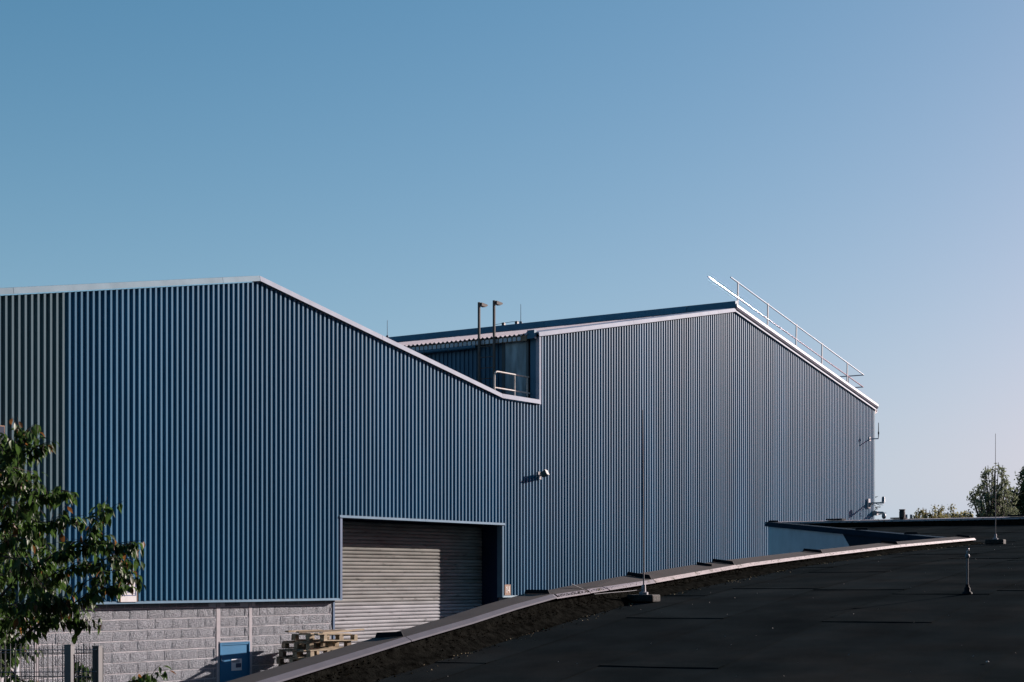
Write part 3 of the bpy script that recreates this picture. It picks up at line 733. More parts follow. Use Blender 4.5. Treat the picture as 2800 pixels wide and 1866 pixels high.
for k, r0 in enumerate(REDGE + [-2.35 - .985 * j for j in range(6, 14)]):
    r1 = r0 + 1.0
    tl = laps.get(k) or [random.uniform(24, 30), 34.5, 39.5, 44.5, 49]
    if r1 < RC and tl[0] < 34: tl = [36, 40.2, 44.4, 49]
    for ta, tb in zip(tl[:-1], tl[1:]):
        tb = min(tb, 45.6); ta_, tb_ = ta, tb + .12
        if tb - ta < .5: continue
        if ta > 45 or tb < -4: continue
        ts = sorted(set([ta_, ta_ + .05, ta_ + .25] + [x for x in TP if ta_ + .3 < x < tb_] + [ta_ + .25 + (tb_ - ta_ - .25) * i / 6 for i in range(1, 7)]))
        vs = []; fs = []; ok = 0; nr = 6; ph = random.uniform(0, 9)
        for i, t in enumerate(ts):
            for j in range(nr + 1):
                r = r0 + (r1 - r0) * j / nr
                r = max(r, rmin(t))
                lift = .006 + (.007 * max(0, 1 - (t - ta_) / .25)) + .005 * (j / nr) ** 3 + .002 * noise.noise(Vector((t * 1.3, r * 2, ph)))
                if t == ta_: lift += .004 * noise.noise(Vector((r * 4, ph, 0)))
                tw = t + (.02 * noise.noise(Vector((r * 2.2, ph, 3))) if i < 2 else 0)
                v = RP(tw, r, dz=lift); vs.append(v)
        for i in range(len(ts) - 1):
            for j in range(nr):
                a = i * (nr + 1) + j
                if (vs[a] - vs[a + 1]).length < .01 and (vs[a + nr + 1] - vs[a + nr + 2]).length < .01: continue
                fs.append((a, a + 1, a + nr + 2, a + nr + 1)); ok += 1
        # lower lap face and the side lap face
        o_ = len(vs)
        for j in range(nr + 1): q = vs[j].copy(); q.z -= .013; vs.append(q)
        for j in range(nr): 
            if (vs[j] - vs[j + 1]).length > .01: fs.append((j, o_ + j, o_ + j + 1, j + 1))
        if ok > 2: MB().add(vs, fs).build("felt_sheet", "felt", fb)

# parapet upstand with a canted foot, following the roof
m = MB(); vs = []; fs = []
ts = np.arange(-6, 34.6, .25)
for t in ts:
    z = rz(t); c_ = cz(t); n1 = noise.noise(Vector((t * 2.1, 0, 0))) * .02; n2 = noise.noise(Vector((t * 3.3, 5, 0))) * .015
    vs += [RP(t, RC + .20 + n1, z + .004), RP(t, RC + .11 + n2, z + .05 + n1 * .5), RP(t, RC - .01 + n2 * .5, z + (c_ - z) * .55), RP(t, RC - .05, c_ + .012)]
for i in range(len(ts) - 1):
    for j in range(3): a = 4 * i + j; fs.append((a, a + 1, a + 5, a + 4))
m.add(vs, fs).build("parapet_upstand", "feltup", fb, smooth=True)

# coping pieces with standing joints
JX = [1121, 1518, 1611, 1790, 2016, 2256, 2462]
JT_ = [-6, 3.0, 8.2] + [t_of_px(x) for x in JX] + [34.6]
RISE = lambda t: float(np.interp(t, [8, 11.7, 14.5, 17.1, 24, 34.6], [-.02, -.015, .0, .043, .03, .036]))
CHW = lambda t: float(np.interp(t, [11.7, 14.5, 17.1, 34.6], [.050, .045, .026, .022]))
def coping_sec(t, zc_=None):
    z = cz(t); rs = RISE(t); fh = .040; cw = CHW(t)
    return [(RC + .022, z), (RC + .012, z + .012), (RC + .012 - cw, z + fh), (RC - .34, z + fh + rs), (RC - .352, z + fh + rs - .09), (RC - .335, z + fh + rs - .09), (RC - .32, z + fh + rs - .03), (RC - .0 - cw, z + fh - .02), (RC + .008, z)]
for a, c in zip(JT_[:-1], JT_[1:]):
    tt = [a + .006] + [x for x in CT if a + .1 < x < c - .1] + [c - .006]
    vs = []; fs = []; mi = []; n = 9; off = random.uniform(-.003, .004)
    for t in tt: vs += [RP(t, r, z + off) for r, z in coping_sec(t)]
    m = MB(); fa = []; 
    for i in range(len(tt) - 1):
        for k in range(n):
            k2 = (k + 1) % n; q = (i * n + k, i * n + k2, (i + 1) * n + k2, (i + 1) * n + k)
            m.f.append(q); m.m.append(1 if k in (0, 1) else 0)
    m.v = [tuple(v) for v in vs]
    m.f.append(tuple(range(n))[::-1]); m.m.append(0); m.f.append(tuple(range((len(tt) - 1) * n, len(tt) * n))); m.m.append(0)
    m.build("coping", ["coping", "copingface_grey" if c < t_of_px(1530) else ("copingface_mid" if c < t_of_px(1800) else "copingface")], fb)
for x in [1121, 1518, 1790, 2016, 2256, 2462, 2660]:
    t = t_of_px(x); s_ = coping_sec(t); h = .042
    p0 = RP(t, s_[2][0] - .02, s_[2][1] + .004); p1 = RP(t, s_[3][0] + .005, s_[3][1] + .004)
    d = EV * .03; u = Vector((0, 0, h)); ii = (p1 - p0) * .06
    m = MB(); P = [p0, p1, p1 + u - ii, p0 + u + ii * 1.3]
    vs = P + [q + d * .35 for q in P]
    m.add(vs, [(0, 1, 2, 3), (7, 6, 5, 4), (0, 4, 5, 1), (1, 5, 6, 2), (2, 6, 7, 3), (3, 7, 4, 0)]).build("coping_joint", "coping_dark", fb)
t = t_of_px(2016) - .55; s_ = coping_sec(t); p0 = RP(t, s_[2][0] - .12, s_[2][1] + .012); p1 = RP(t, s_[3][0] + .005, s_[3][1] + .004)
m = MB(); u = Vector((0, 0, .03)); d = EV * .03; P = [p0, p1, p1 + u, p0 + u]
m.add(P + [q + d for q in P], [(0, 1, 2, 3), (7, 6, 5, 4), (0, 4, 5, 1), (1, 5, 6, 2), (2, 6, 7, 3), (3, 7, 4, 0)]).build("coping_joint", "coping_dark", fb)

# notch: dark fascia over a pale panel wall, from the coping end to the corner by the warehouse
Cn = RP(34.75, RC - .30); Cn.z = 4.20; Ln = Lc.copy()
dn = (Ln - Cn); dh = Vector((dn.x, dn.y, 0)); Ln_len = dh.length; dh.normalize(); nn_ = Vector((-dh.y, dh.x, 0))     # points to the yard
def NP(s_, off, z): v = Cn + dh * s_ + nn_ * off; v.z = z; return v
def nz(s_): return Cn.z + dn.z * s_ / Ln_len
m = MB()
segn = 5
for i in range(segn):
    a, c = Ln_len * i / segn + .005, Ln_len * (i + 1) / segn - .005
    m = MB(); P = []
    for s_ in (a, c):
        P += [NP(s_, .06, nz(s_) - .13), NP(s_, .05, nz(s_)), NP(s_, -.25, nz(s_) + .0), NP(s_, -.25, nz(s_) - .13)]
    m.add(P, [(0, 1, 2, 3), (7, 6, 5, 4), (0, 4, 5, 1), (1, 5, 6, 2), (2, 6, 7, 3), (3, 7, 4, 0)]).build("fascia_board", "navy_and_shade", fb)
for s_ in (Ln_len * .22, Ln_len * .45, Ln_len * .98):
    m = MB(); P = [NP(s_, .055, nz(s_) + .003), NP(s_, -.25, nz(s_) + .003), NP(s_, -.24, nz(s_) + .05), NP(s_, .03, nz(s_) + .05)]
    m.add(P + [q - dh * .05 for q in P], [(0, 1, 2, 3), (7, 6, 5, 4), (0, 4, 5, 1), (1, 5, 6, 2), (2, 6, 7, 3), (3, 7, 4, 0)]).build("coping_joint", "coping_dark", fb)
def s_at_px(x, z):
    # distance along the notch wall whose image column is x
    best = min((abs((lambda v: 1400 + FPX * ((DX * v.x - DZ * (v.y + PD)) / (DZ * v.x + DX * (v.y + PD))))(NP(q, 0, z)) - x), q) for q in [i * .02 for i in range(int(Ln_len / .02) + 1)])
    return best[1]
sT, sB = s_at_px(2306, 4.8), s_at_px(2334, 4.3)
# pale panels, with upright joints
js = [Ln_len - .12, s_at_px(2160, 4.6), s_at_px(2216, 4.6), s_at_px(2272, 4.6)]
for a, c in zip(js[:-1], js[1:]):
    P = [NP(a - .002, 0, 0), NP(c + .002, 0, 0), NP(c + .002, 0, nz(c) - .135), NP(a - .002, 0, nz(a) - .135)]
    MB().add(P + [q - nn_ * .1 for q in P], [(0, 1, 2, 3), (7, 6, 5, 4), (0, 4, 5, 1), (1, 5, 6, 2), (2, 6, 7, 3), (3, 7, 4, 0)]).build("wall_panel", "palepanel", fb)
a = js[-1]
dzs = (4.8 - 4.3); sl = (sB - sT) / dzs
P = [NP(a - .002, 0, 0), NP(sT - .0 + sl * 4.8, 0, 0), NP(sT, 0, nz(sT) - .135), NP(a - .002, 0, nz(a) - .135)]
MB().add(P + [q - nn_ * .1 for q in P], [(0, 1, 2, 3), (7, 6, 5, 4), (0, 4, 5, 1), (1, 5, 6, 2), (2, 6, 7, 3), (3, 7, 4, 0)]).build("wall_panel", "palepanel", fb)
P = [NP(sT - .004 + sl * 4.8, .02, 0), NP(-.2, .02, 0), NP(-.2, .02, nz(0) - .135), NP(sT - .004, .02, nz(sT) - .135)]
MB().add(P + [q - nn_ * .1 for q in P], [(0, 1, 2, 3), (7, 6, 5, 4), (0, 4, 5, 1), (1, 5, 6, 2), (2, 6, 7, 3), (3, 7, 4, 0)]).build("shade_panel", "navy_and_shade", fb)  # diagonal cast shade on the notch wall, put into the colour
# far parapet
m = MB(); jl = [-1.75, -5.2, -8.7, -12.5, -18, -26, -36, -45]
for a, c in zip(jl[:-1], jl[1:]):
    MB().prism([(44.28, 4.98), (44.30, 5.03), (44.58, 5.06), (44.60, 4.97)], 'y', a - .005, c + .005).build("coping", "copingface", fb)
MB().prism([(44.16, 4.6), (44.34, 4.6), (44.34, 4.978), (44.31, 4.978)], 'y', -2.2, -45).build("parapet_upstand", "feltup", fb)
for y in (-3.9, -9.15): MB().box((44.29, y - .25, 5.062), (44.56, y + .25, 5.10)).build("coping_joint", "coping_dark", fb)

# moss and litter along the foot of the parapet
def chips(name, mt, n, fn, s0, s1, label, cat):
    m = MB()
    for i in range(n):
        p, up = fn(); s_ = random.uniform(s0, s1); a = random.uniform(0, 6.28)
        u = Vector((math.cos(a), math.sin(a), random.uniform(-.4, .4))) * s_; w = Vector((-math.sin(a), math.cos(a), random.uniform(-.3, .5))) * s_ * random.uniform(.3, .8)
        h = Vector((0, 0, s_ * random.uniform(.3, 1.0)))
        m.add([p + u, p + w, p - u, p - w, p + h], [(0, 1, 4), (1, 2, 4), (2, 3, 4), (3, 0, 4)])
    o = m.build(name, mt); tag(o, label, cat, kind="stuff"); return o
def f_moss():
    t = random.uniform(7.5, 34.2)
    while noise.noise(Vector((t * .9, 3, 0))) < random.uniform(-.6, .3): t = random.uniform(7.5, 34.2)
    k = abs(random.gauss(0, .3)); z = rz(t); c_ = cz(t); f_ = min(.97, random.betavariate(2, 2))
    if random.random() < .55:
        r = RC + .10 - f_ * .11; zz = z + .05 + (c_ - z - .05) * f_
    else: r = RC + .12 + abs(random.gauss(0, .08)); zz = rz(t) + .01
    return RP(t, r, zz), 0
chips("moss", "moss", 3800, f_moss, .005, .015, "dark brown moss clinging to the parapet foot", "moss")
def f_deb():
    while True:
        t = random.uniform(8, 34.4)
        if noise.noise(Vector((t * 1.6, 8, 0))) > random.uniform(-.1, .4): break
    return RP(t, RC + .19 + abs(random.gauss(0, .10)), dz=.016), 0
chips("leaf_litter", "debris", 420, f_deb, .004, .014, "pale dry leaf litter along the foot of the parapet", "litter")
def f_cap():
    t = random.choice([random.gauss(t_of_px(1560), .6), random.uniform(14.8, 34)]); t = min(max(t, 14.6), 34.3)
    f_ = random.betavariate(1.2, 2)
    return RP(t, RC + .014 - CHW(t) * f_, cz(t) + .012 + .028 * f_), 0
chips("coping_lichen", "moss", 700, f_cap, .003, .008, "small lichen crusts on the pale coping face", "lichen")
def f_peb():
    return RP(random.uniform(9.5, 44), random.uniform(-6.7, 4), dz=.016), 0
chips("roof_pebbles", "pebble", 420, f_peb, .004, .011, "tiny pale stones scattered over the black felt", "pebbles")
# one larger white stone
v = atF(2700, 1847, 12.2); tt, rr = TR(v)
st = MB(); st.lathe(RP(tt, rr, dz=.016), [(.006, 0), (.013, .004), (.010, .010), (.004, .013)], 8)
tag(st.build("white_stone", "plasticwhite", smooth=True), "small white stone lying alone on the near felt at lower right", "stone")

# lightning rods on concrete feet
def roofhit(px, py):
    lo, hi = 8, 60
    for _ in range(50):
        F = (lo + hi) / 2; v = atF(px, py, F)
        if v.z > rz(TR(v)[0]): lo = F
        else: hi = F
    return atF(px, py, F)
def rod(px, py, wpx, top, label, cable=False):
    lo, hi = 8, 60
    for _ in range(50):
        F = (lo + hi) / 2; v = atF(px, py, F)
        if v.z > rz(TR(v)[0]) : lo = F
        else: hi = F
    base = atF(px, py, F); base.z = rz(TR(base)[0]) + .01
    th = thing("lightning_rod", base, label, "lightning rod", "lightning rods on the flat roof")
    s_ = wpx * F / FPX / 2 / 1.15
    hgt = s_ * .52
    m = MB(); u, w = EV, GV
    m.obox(base + Vector((0, 0, hgt / 2)), u * s_ * .75, w * s_, Vector((0, 0, hgt / 2))); m.build("concrete_foot", "concrete", th, bevel=.015)
    m = MB(); m.lathe(base + Vector((0, 0, hgt)), [(.05, 0), (.05, .025), (.025, .03), (.022, .10), (.018, .105)], 10); m.build("clamp", "galv", th)
    ztop = CZ + (1581 - top) / FPX * F
    n_ = Vector((0, 0, 1))
    lean = Vector((-.012, 0, 0)) if px < 2000 else Vector((0, 0, 0))
    L = ztop - base.z - hgt
    MB().tube([base + Vector((0, 0, hgt + .1)), base + Vector((0, 0, hgt)) + lean * L * .5 + n_ * L * .5, base + Vector((0, 0, hgt)) + lean * L + n_ * L], [.0085, .007, .0045], 8).build("rod", "rodmetal", th, smooth=True)
    if cable:
        a = base + Vector((0, 0, hgt + .055)); t_, r_ = TR(base)
        q = RP(t_ - .75, RC + .0, cz(t_ - .75) - .02)
        MB().tube([a, a + (q - a) * .3 + Vector((0, 0, -.004)), a + (q - a) * .7, q, RP(t_ - 1.0, RC - .15, cz(t_ - 1.0) + .10)], .004, 6).build("conductor", "rodmetal", th)
    return base
rod(1760, 1649, 89, 1122, "tall thin lightning rod on a concrete foot beside the near coping", True)
rod(2722, 1490, 57, 1186, "slim lightning rod on a concrete foot far right on the felt roof")
# vent pipe
v = roofhit(2645, 1628); F_v = (v - EYE).dot(Vector((DZ, DX, 0))); v.z = rz(TR(v)[0]) + .012
vp = thing("vent_pipe", v, "thin steel vent pipe with a bent hook top standing on the black felt", "pipe")
k_ = F_v / FPX
MB().lathe(v, [(.055, 0), (.048, .02), (.030, .03), (.032, .06), (.020, .075), (.017, .10)], 12).build("boot", "coping_dark", vp, smooth=True)
top = v + Vector((0, 0, 110 * k_))
MB().tube([v + Vector((0, 0, .08)), top], .0115, 10).build("tube", "rodmetal", vp, smooth=True)
MB().lathe(top - Vector((0, 0, .045)), [(.018, 0), (.024, .012), (.024, .03), (.016, .04)], 10).build("collar", "darksteel", vp)
MB().tube([top - Vector((0, 0, .01)), top + Vector((-.006, 0, .03)), top + Vector((.004, 0, .055)), top + Vector((.018, -.004, .05)), top + Vector((.022, -.004, .03))], .010, 8).build("hook", "galv", vp, smooth=True)
# stub chimney on the far parapet
q = atX(2467, 1420, 44.45)
sc_ = thing("roof_stub", (44.45, q.y, 5.06), "short dark flue stub standing on the far roof edge", "chimney")
MB().lathe((44.45, q.y, 5.06), [(.085, 0), (.085, .20), (.075, .21), (.075, .235), (.09, .24), (.09, .265)], 12).build("flue", "blackmetal", sc_)
MB().box((44.31, q.y - .1, 5.064), (44.59, q.y + .3, 5.095)).build("flange", "coping_dark", sc_)

# ================================================================== PALLETS in front of the block wall
bw, bh = .10, .022
pm = {}
def bmesh_box(n, lx, ly, lz):
    m = MB(); m.box((-lx / 2, -ly / 2, 0), (lx / 2, ly / 2, lz)); pm[n] = m.mesh(n, "wood")
bmesh_box("long", 1.2, .10, .022); bmesh_box("cross", .10, .80, .022); bmesh_box("blk", .12, .10, .085)
ords = ["topmost", "second", "third", "fourth", "fifth", "sixth", "seventh", "eighth", "ninth", "tenth", "eleventh", "twelfth", "thirteenth", "fourteenth", "fifteenth"]
NPAL = 15; pz = .002; PX, PY = 25.50, -.74
for i in range(NPAL):
    k = NPAL - 1 - i
    jx, jy, ja = random.uniform(-.09, .09), random.uniform(-.06, .06), random.uniform(-.09, .09)
    if k == 0: jx, jy, ja = .22, -.05, .10
    if k == 1: jx, jy, ja = .12, .08, -.07
    if k == 2: jx, jy, ja = -.13, -.04, .06
    if k == 3: jx, jy, ja = -.10, .03, -.03
    lab = "topmost wooden pallet, shifted right on the stack by the block wall" if k == 0 else f"weathered wooden pallet, {ords[k]} from the top of the stack by the wall"
    th = thing("wooden_pallet", (PX + jx, PY + jy, pz), lab, "pallet", "pallets stacked by the block wall")
    th.rotation_euler = (0, .03 if k == 0 else 0, ja)
    def part(n, nm, x, y, z, rz_=0):
        o = bpy.data.objects.new(nm, pm[n]); COL.objects.link(o); o.parent = th; o.location = (x, y, z); o.rotation_euler = (0, 0, rz_)
    for y in (-.35, 0, .35): part("long", "bottom_board", 0, y, 0)
    for x in (-.54, 0, .54):
        for y in (-.35, 0, .35): part("blk", "spacer_block", x, y, .022)
        part("cross", "cross_board", x, 0, .107)
    tops = [-.35, -.175, 0, .175, .35]
    for j, y in enumerate(tops):
        if k == 0 and j in (1, 3): continue
        part("long", "top_board", (random.uniform(-.03, .03)) + (.10 * (j - 2) if k == 0 else 0), y + (0 if k else random.uniform(-.03, .03)), .129, random.uniform(-.01, .01) + (0 if k else random.uniform(-.05, .05)))
    pz += .1515

# loose planks thrown on top of the stack
for i, (dx_, dy_, a_, L_, lab) in enumerate(((.35, -.30, .10, 1.5, "long pale plank jutting out to the right over the pallet stack"), (.10, .05, -.14, 1.25, "middle plank lying loose across the top of the pallet stack"), (-.12, .32, .05, 1.1, "hindmost plank on the pallet stack, nearest the block wall"))):
    o = MB().box((-L_ / 2, -.045, 0), (L_ / 2, .045, .032)).build("loose_plank", "wood"); o.location = (PX + .12 + dx_, PY + dy_, pz + .02 + .004 * i); o.rotation_euler = (0, R(-1.5 + i), a_)
    tag(o, lab, "plank", "loose planks on the pallet stack")
# ================================================================== FENCE lower left
F0 = atF(190, 1766, 16.0); FT = F0.z
fdir = Vector((-DX * .95, DZ * .95, 0)); fdir = (Vector((DX, -DZ, 0)) * -1 + Vector((DZ, DX, 0)) * -.12).normalized()   # runs out of frame to the left, slightly nearer
fn = Vector((-fdir.y, fdir.x, 0))
pA, pB = atF(190, 1766, 16.0), atF(266, 1769, 16.2)
fe = thing("mesh_fence", (pB.x, pB.y, 0), "grey double-rod mesh fence with two square posts at lower left", "fence")
for q, zt in ((pA, FT), (pB, FT - .02)):
    r_ = .032; ang = R(18); ux = Vector((math.cos(ang), math.sin(ang), 0)) * r_; uy = Vector((-math.sin(ang), math.cos(ang), 0)) * r_
    pst = MB().obox((q.x, q.y, zt / 2), ux * 1.1, uy * 1.1, Vector((0, 0, zt / 2))).build("post", "fencegrey", fe)
    MB().obox((q.x, q.y, zt + .006), ux * 1.2, uy * 1.2, Vector((0, 0, .006))).build("cap", "fencegrey", pst)
vr = MB().tube([(0, 0, 0), (0, 0, FT + .0)], .0036, 6).mesh("upright_rod", "fencegrey")
s0 = pB + fn * .05 * (1 if fn.dot(EYE - pB) > 0 else -1)
tow = fn * (1 if fn.dot(EYE - pB) > 0 else -1)
for k in range(34):
    q = s0 + fdir * (.02 + .05 * k); inst("upright_rod", vr, fe, (q.x, q.y, .02 if k % 1 == 0 else 0))
zh = FT - .045
while zh > .1:
    for side in (-1, 1):
        a = s0 + tow * .0075 * side; c = a + fdir * 1.75
        MB().tube([(a.x, a.y, zh), (c.x, c.y, zh)], .0042, 6).build("cross_rod", "galv" if side > 0 else "fencegrey", fe)
    zh -= .215
# second run behind
fe2 = thing("mesh_fence", (pA.x, pA.y + .6, 0), "darker mesh fence run behind the posts at lower left", "fence")
s1 = pA - tow * .55 + Vector((.3, 0, 0))
fd2 = (Vector((DX, -DZ, 0)) * -1 + Vector((DZ, DX, 0)) * .10).normalized()
for k in range(44):
    q = s1 + fd2 * (.05 * k); inst("upright_rod", vr, fe2, (q.x, q.y, .0), scale=(1.1, 1.1, .985))
zh = FT - .11
while zh > .1:
    c = s1 + fd2 * 2.2
    MB().tube([(s1.x, s1.y, zh), (c.x, c.y, zh)], .0055, 6).build("cross_rod", "fencegrey", fe2); zh -= .24
for q in (s1, s1 + fd2 * 2.2): MB().obox((q.x, q.y, FT * .49), (.02, 0, 0), (0, .02, 0), (0, 0, FT * .49)).build("post", "fencegrey", fe2)

# ================================================================== CHERRY TREE at the left
def leaf_mesh(name, L, Wd, fold, droop, mt):
    vs = []; fs = []; n = 5
    prof_ = [0.0, .62, 1.0, .82, .42, 0.02]
    for i in range(n + 1):
        f_ = i / n; x = L * f_; z = -droop * L * f_ * f_; w_ = Wd / 2 * prof_[i]
        vs += [(x, 0, z), (x, w_, z + fold * w_), (x, -w_, z + fold * w_)]
    for i in range(n):
        a, c = 3 * i, 3 * i + 3
        fs += [(a, c, c + 1, a + 1), (a, a + 2, c + 2, c)]
    m = MB(); m.add(vs, fs); return m, vs, fs
LV = [leaf_mesh("leaf", .135, .060, .35, .25, "leaf"), leaf_mesh("leaf", .115, .054, .6, .4, "leaf"), leaf_mesh("leaf", .150, .064, .2, .15, "leaf"), leaf_mesh("leaf", .105, .040, .9, .3, "leaf")]
LME = [l[0].mesh("leaf", "leaf", smooth=True) for l in LV]; LMR = [l[0].mesh("leaf", "leafred", smooth=True) for l in LV]
TF = 20.0
tb = atF(-130, 1700, TF); ct = thing("cherry_tree", (tb.x, tb.y, 0), "leafy cherry tree with drooping leaves and reddish tips at the left edge", "tree")
BR = [  # main branches in picture columns and rows, with depth
    [(-130, 2330, 0, .085), (-135, 2000, 0, .08), (-120, 1800, .1, .07), (-90, 1500, .2, .05), (-60, 1300, .1, .03), (-20, 1180, 0, .012)],
    [(-122, 1880, 0, .05), (-20, 1800, -.2, .032), (40, 1764, -.3, .026), (110, 1712, -.4, .020), (190, 1662, -.4, .015), (255, 1634, -.5, .011), (310, 1612, -.5, .007), (345, 1606, -.5, .004)],
    [(-118, 1780, 0, .045), (-30, 1660, -.3, .03), (50, 1580, -.4, .022), (140, 1530, -.5, .016), (215, 1500, -.5, .012), (290, 1485, -.6, .008), (345, 1492, -.6, .006), (390, 1486, -.6, .003)],
    [(215, 1500, -.5, .010), (260, 1480, -.5, .008), (295, 1430, -.5, .006), (322, 1396, -.5, .003)],
    [(-100, 1600, 0, .04), (-40, 1480, .2, .026), (40, 1400, .2, .018), (110, 1370, .1, .012), (160, 1352, .1, .007), (188, 1344, .1, .003)],
    [(-90, 1500, .1, .03), (-30, 1330, 0, .02), (20, 1240, 0, .014), (50, 1205, 0, .008), (60, 1188, 0, .003)],
    [(20, 1240, 0, .010), (60, 1250, -.1, .008), (95, 1228, -.1, .005), (112, 1218, -.1, .003)],
    [(40, 1400, .2, .012), (110, 1430, -.2, .010), (165, 1430, -.2, .006), (205, 1418, -.2, .003)],
    [(50, 1580, -.4, .015), (120, 1590, -.1, .012), (190, 1560, 0, .008), (250, 1545, 0, .006), (330, 1530, 0, .004), (372, 1530, 0, .003)],
    [(110, 1712, -.4, .012), (170, 1700, -.2, .008), (230, 1692, -.2, .006), (275, 1700, -.2, .003)],
    [(-20, 1800, -.2, .02), (60, 1860, -.6, .014), (150, 1885, -.7, .010), (225, 1850, -.7, .007), (268, 1822, -.7, .003)],
    [(60, 1860, -.6, .014), (220, 1920, -.7, .012), (340, 1885, -.8, .008), (400, 1858, -.8, .005), (448, 1852, -.8, .003)],
    [(190, 1662, -.4, .010), (270, 1590, -.3, .008), (330, 1560, -.3, .005), (388, 1578, -.3, .003)],
    [(-60, 1300, .1, .02), (-10, 1280, -.3, .014), (30, 1310, -.4, .010), (60, 1330, -.4, .005)],
    [(-100, 1650, 0, .03), (-20, 1520, -.5, .02), (30, 1480, -.6, .012), (90, 1470, -.6, .006)],
    [(-20, 1520, -.5, .015), (60, 1530, -.8, .010), (130, 1610, -.8, .006), (170, 1640, -.8, .003)],
    [(-30, 1660, -.3, .02), (40, 1650, -.7, .012), (110, 1660, -.8, .007), (150, 1650, -.8, .003)],
    [(-60, 1700, 0, .02), (20, 1700, .4, .012), (80, 1690, .5, .006)],
]
leaves = []   # (pos, direction, scale, red)
def add_leaves(pts, s0, dens=1.0, red_tip=True):
    # pts: world polyline; leaves hang along the last part
    tot = sum((b_ - a_).length for a_, b_ in zip(pts[:-1], pts[1:])); acc = 0
    for a_, b_ in zip(pts[:-1], pts[1:]):
        L = (b_ - a_).length; n = max(1, int(L / .030 * dens))
        for i in range(n):
            f_ = (i + random.random()) / n; p = a_.lerp(b_, f_); rel = (acc + L * f_) / tot
            if rel < s0: continue
            side = Vector((random.uniform(-1, 1), random.uniform(-1, 1), random.uniform(-.3, .3)))
            d = ((b_ - a_).normalized() * .5 + side * .8 + Vector((0, 0, -random.uniform(.5, 1.7)))).normalized()
            p2 = p + d * random.uniform(.0, .04)
            red = red_tip and rel > .90 and random.random() < .6
            leaves.append((p2, d, random.uniform(.75, 1.2) * (.85 if rel > .93 else 1), red))
        acc += L
tips = []
wood = MB()
for bi, br in enumerate(BR):
    pts = []; rs = []
    for (x, y, dF, r_) in br:
        if x > 60: x -= min(28, (x - 60) * .14)
        pts.append(atF(x, y, TF + dF)); rs.append(r_ * .75)
    if bi == 0: pts[0].z = 0
    # smooth
    sp = []; sr = []
    for i in range(len(pts) - 1):
        for k in range(4):
            f_ = k / 4; p = pts[i].lerp(pts[i + 1], f_)
            p += Vector((noise.noise(p * 2.5), noise.noise(p * 2.5 + Vector((9, 0, 0))), noise.noise(p * 2.5 + Vector((0, 9, 0))))) * .03 * (0 if i == 0 and k == 0 else 1)
            sp.append(p); sr.append(rs[i] * (1 - f_) + rs[i + 1] * f_)
    sp.append(pts[-1]); sr.append(rs[-1])
    if bi == 0: sp[0].z = 0
    MB().tube(sp, sr, 8).build("trunk" if bi == 0 else "branch", "bark", ct, smooth=True)
    if bi > 0: add_leaves(sp, .30, .8)
    # side twigs
    for i in range(2 if bi else 8, len(sp) - 1):
        for rep in range(2):
            if random.random() < .85:
                p = sp[i]; d0 = (sp[i + 1] - sp[i]).normalized()
                d = (d0 * .9 + Vector((random.uniform(-1, 1), random.uniform(-1, 1), random.uniform(-.35, .75)))).normalized()
                L = random.uniform(.10, .30); tw = [p, p + d * L * .5 + Vector((0, 0, .01)), p + d * L + Vector((0, 0, -.02))]
                wood.tube(tw, [.0045, .003, .0018], 5); add_leaves(tw, .15, 1.1, random.random() < .55)
# inner fill on the left side
for i in range(400):
    y = random.uniform(1200, 1840); xm = np.interp(y, [1200, 1270, 1350, 1450, 1550, 1650, 1750, 1840], [40, 60, 110, 130, 190, 170, 60, 30])
    x = random.uniform(-90, xm); p = atF(x, y, TF + random.uniform(-.5, 1.2))
    d = Vector((random.uniform(-1, 1), random.uniform(-1, 1), random.uniform(-.2, .8))).normalized(); L = random.uniform(.15, .3)
    tw = [p, p + d * L * .5, p + d * L + Vector((0, 0, -.03))]; wood.tube(tw, [.004, .003, .002], 5); add_leaves(tw, .0, .9, random.random() < .25)
tag(wood.build("twigs", "bark", ct), kind="stuff")
def leaf_matrix(p, d, s_):
    up = Vector((random.uniform(-.6, .6), random.uniform(-.6, .6), 1)).normalized()
    y_ = up.cross(d)
    if y_.length < .1: y_ = Vector((1, 0, 0)).cross(d)
    y_.normalize(); z_ = d.cross(y_)
    M = Matrix((d, y_, z_)).transposed().to_4x4(); M = Matrix.Translation(p) @ M @ Matrix.Diagonal((s_, s_, s_, 1)); return M
random.shuffle(leaves)
depth = lambda q: (q[0] - EYE).dot(Vector((DZ, DX, 0)))
def inframe(q):
    v = q[0] - EYE; fw = v.dot(Vector((DZ, DX, 0))); x = 1400 + FPX * v.dot(Vector((DX, -DZ, 0))) / fw; return 5 < x < 470 and 1581 - FPX * v.z / fw < 1860
leaves.sort(key=lambda q: (0 if inframe(q) else 1, depth(q)))
root_inv = Matrix.Translation(-ct.location)
for (p, d, s_, red) in leaves[:300]:
    k = random.randrange(4); o = bpy.data.objects.new("leaf", (LMR if red else LME)[k]); COL.objects.link(o); o.parent = ct
    o.matrix_local = root_inv @ leaf_matrix(p, d, s_)
fol = MB()
for (p, d, s_, red) in leaves[300:]:
    k = random.randrange(4); M = leaf_matrix(p, d, s_)
    fol.add([M @ Vector(v) for v in LV[k][1]], LV[k][2], 1 if red else 0)
tag(fol.build("foliage", ["leaf", "leafred"], ct, smooth=True), kind="stuff")
print("cherry leaves", len(leaves))

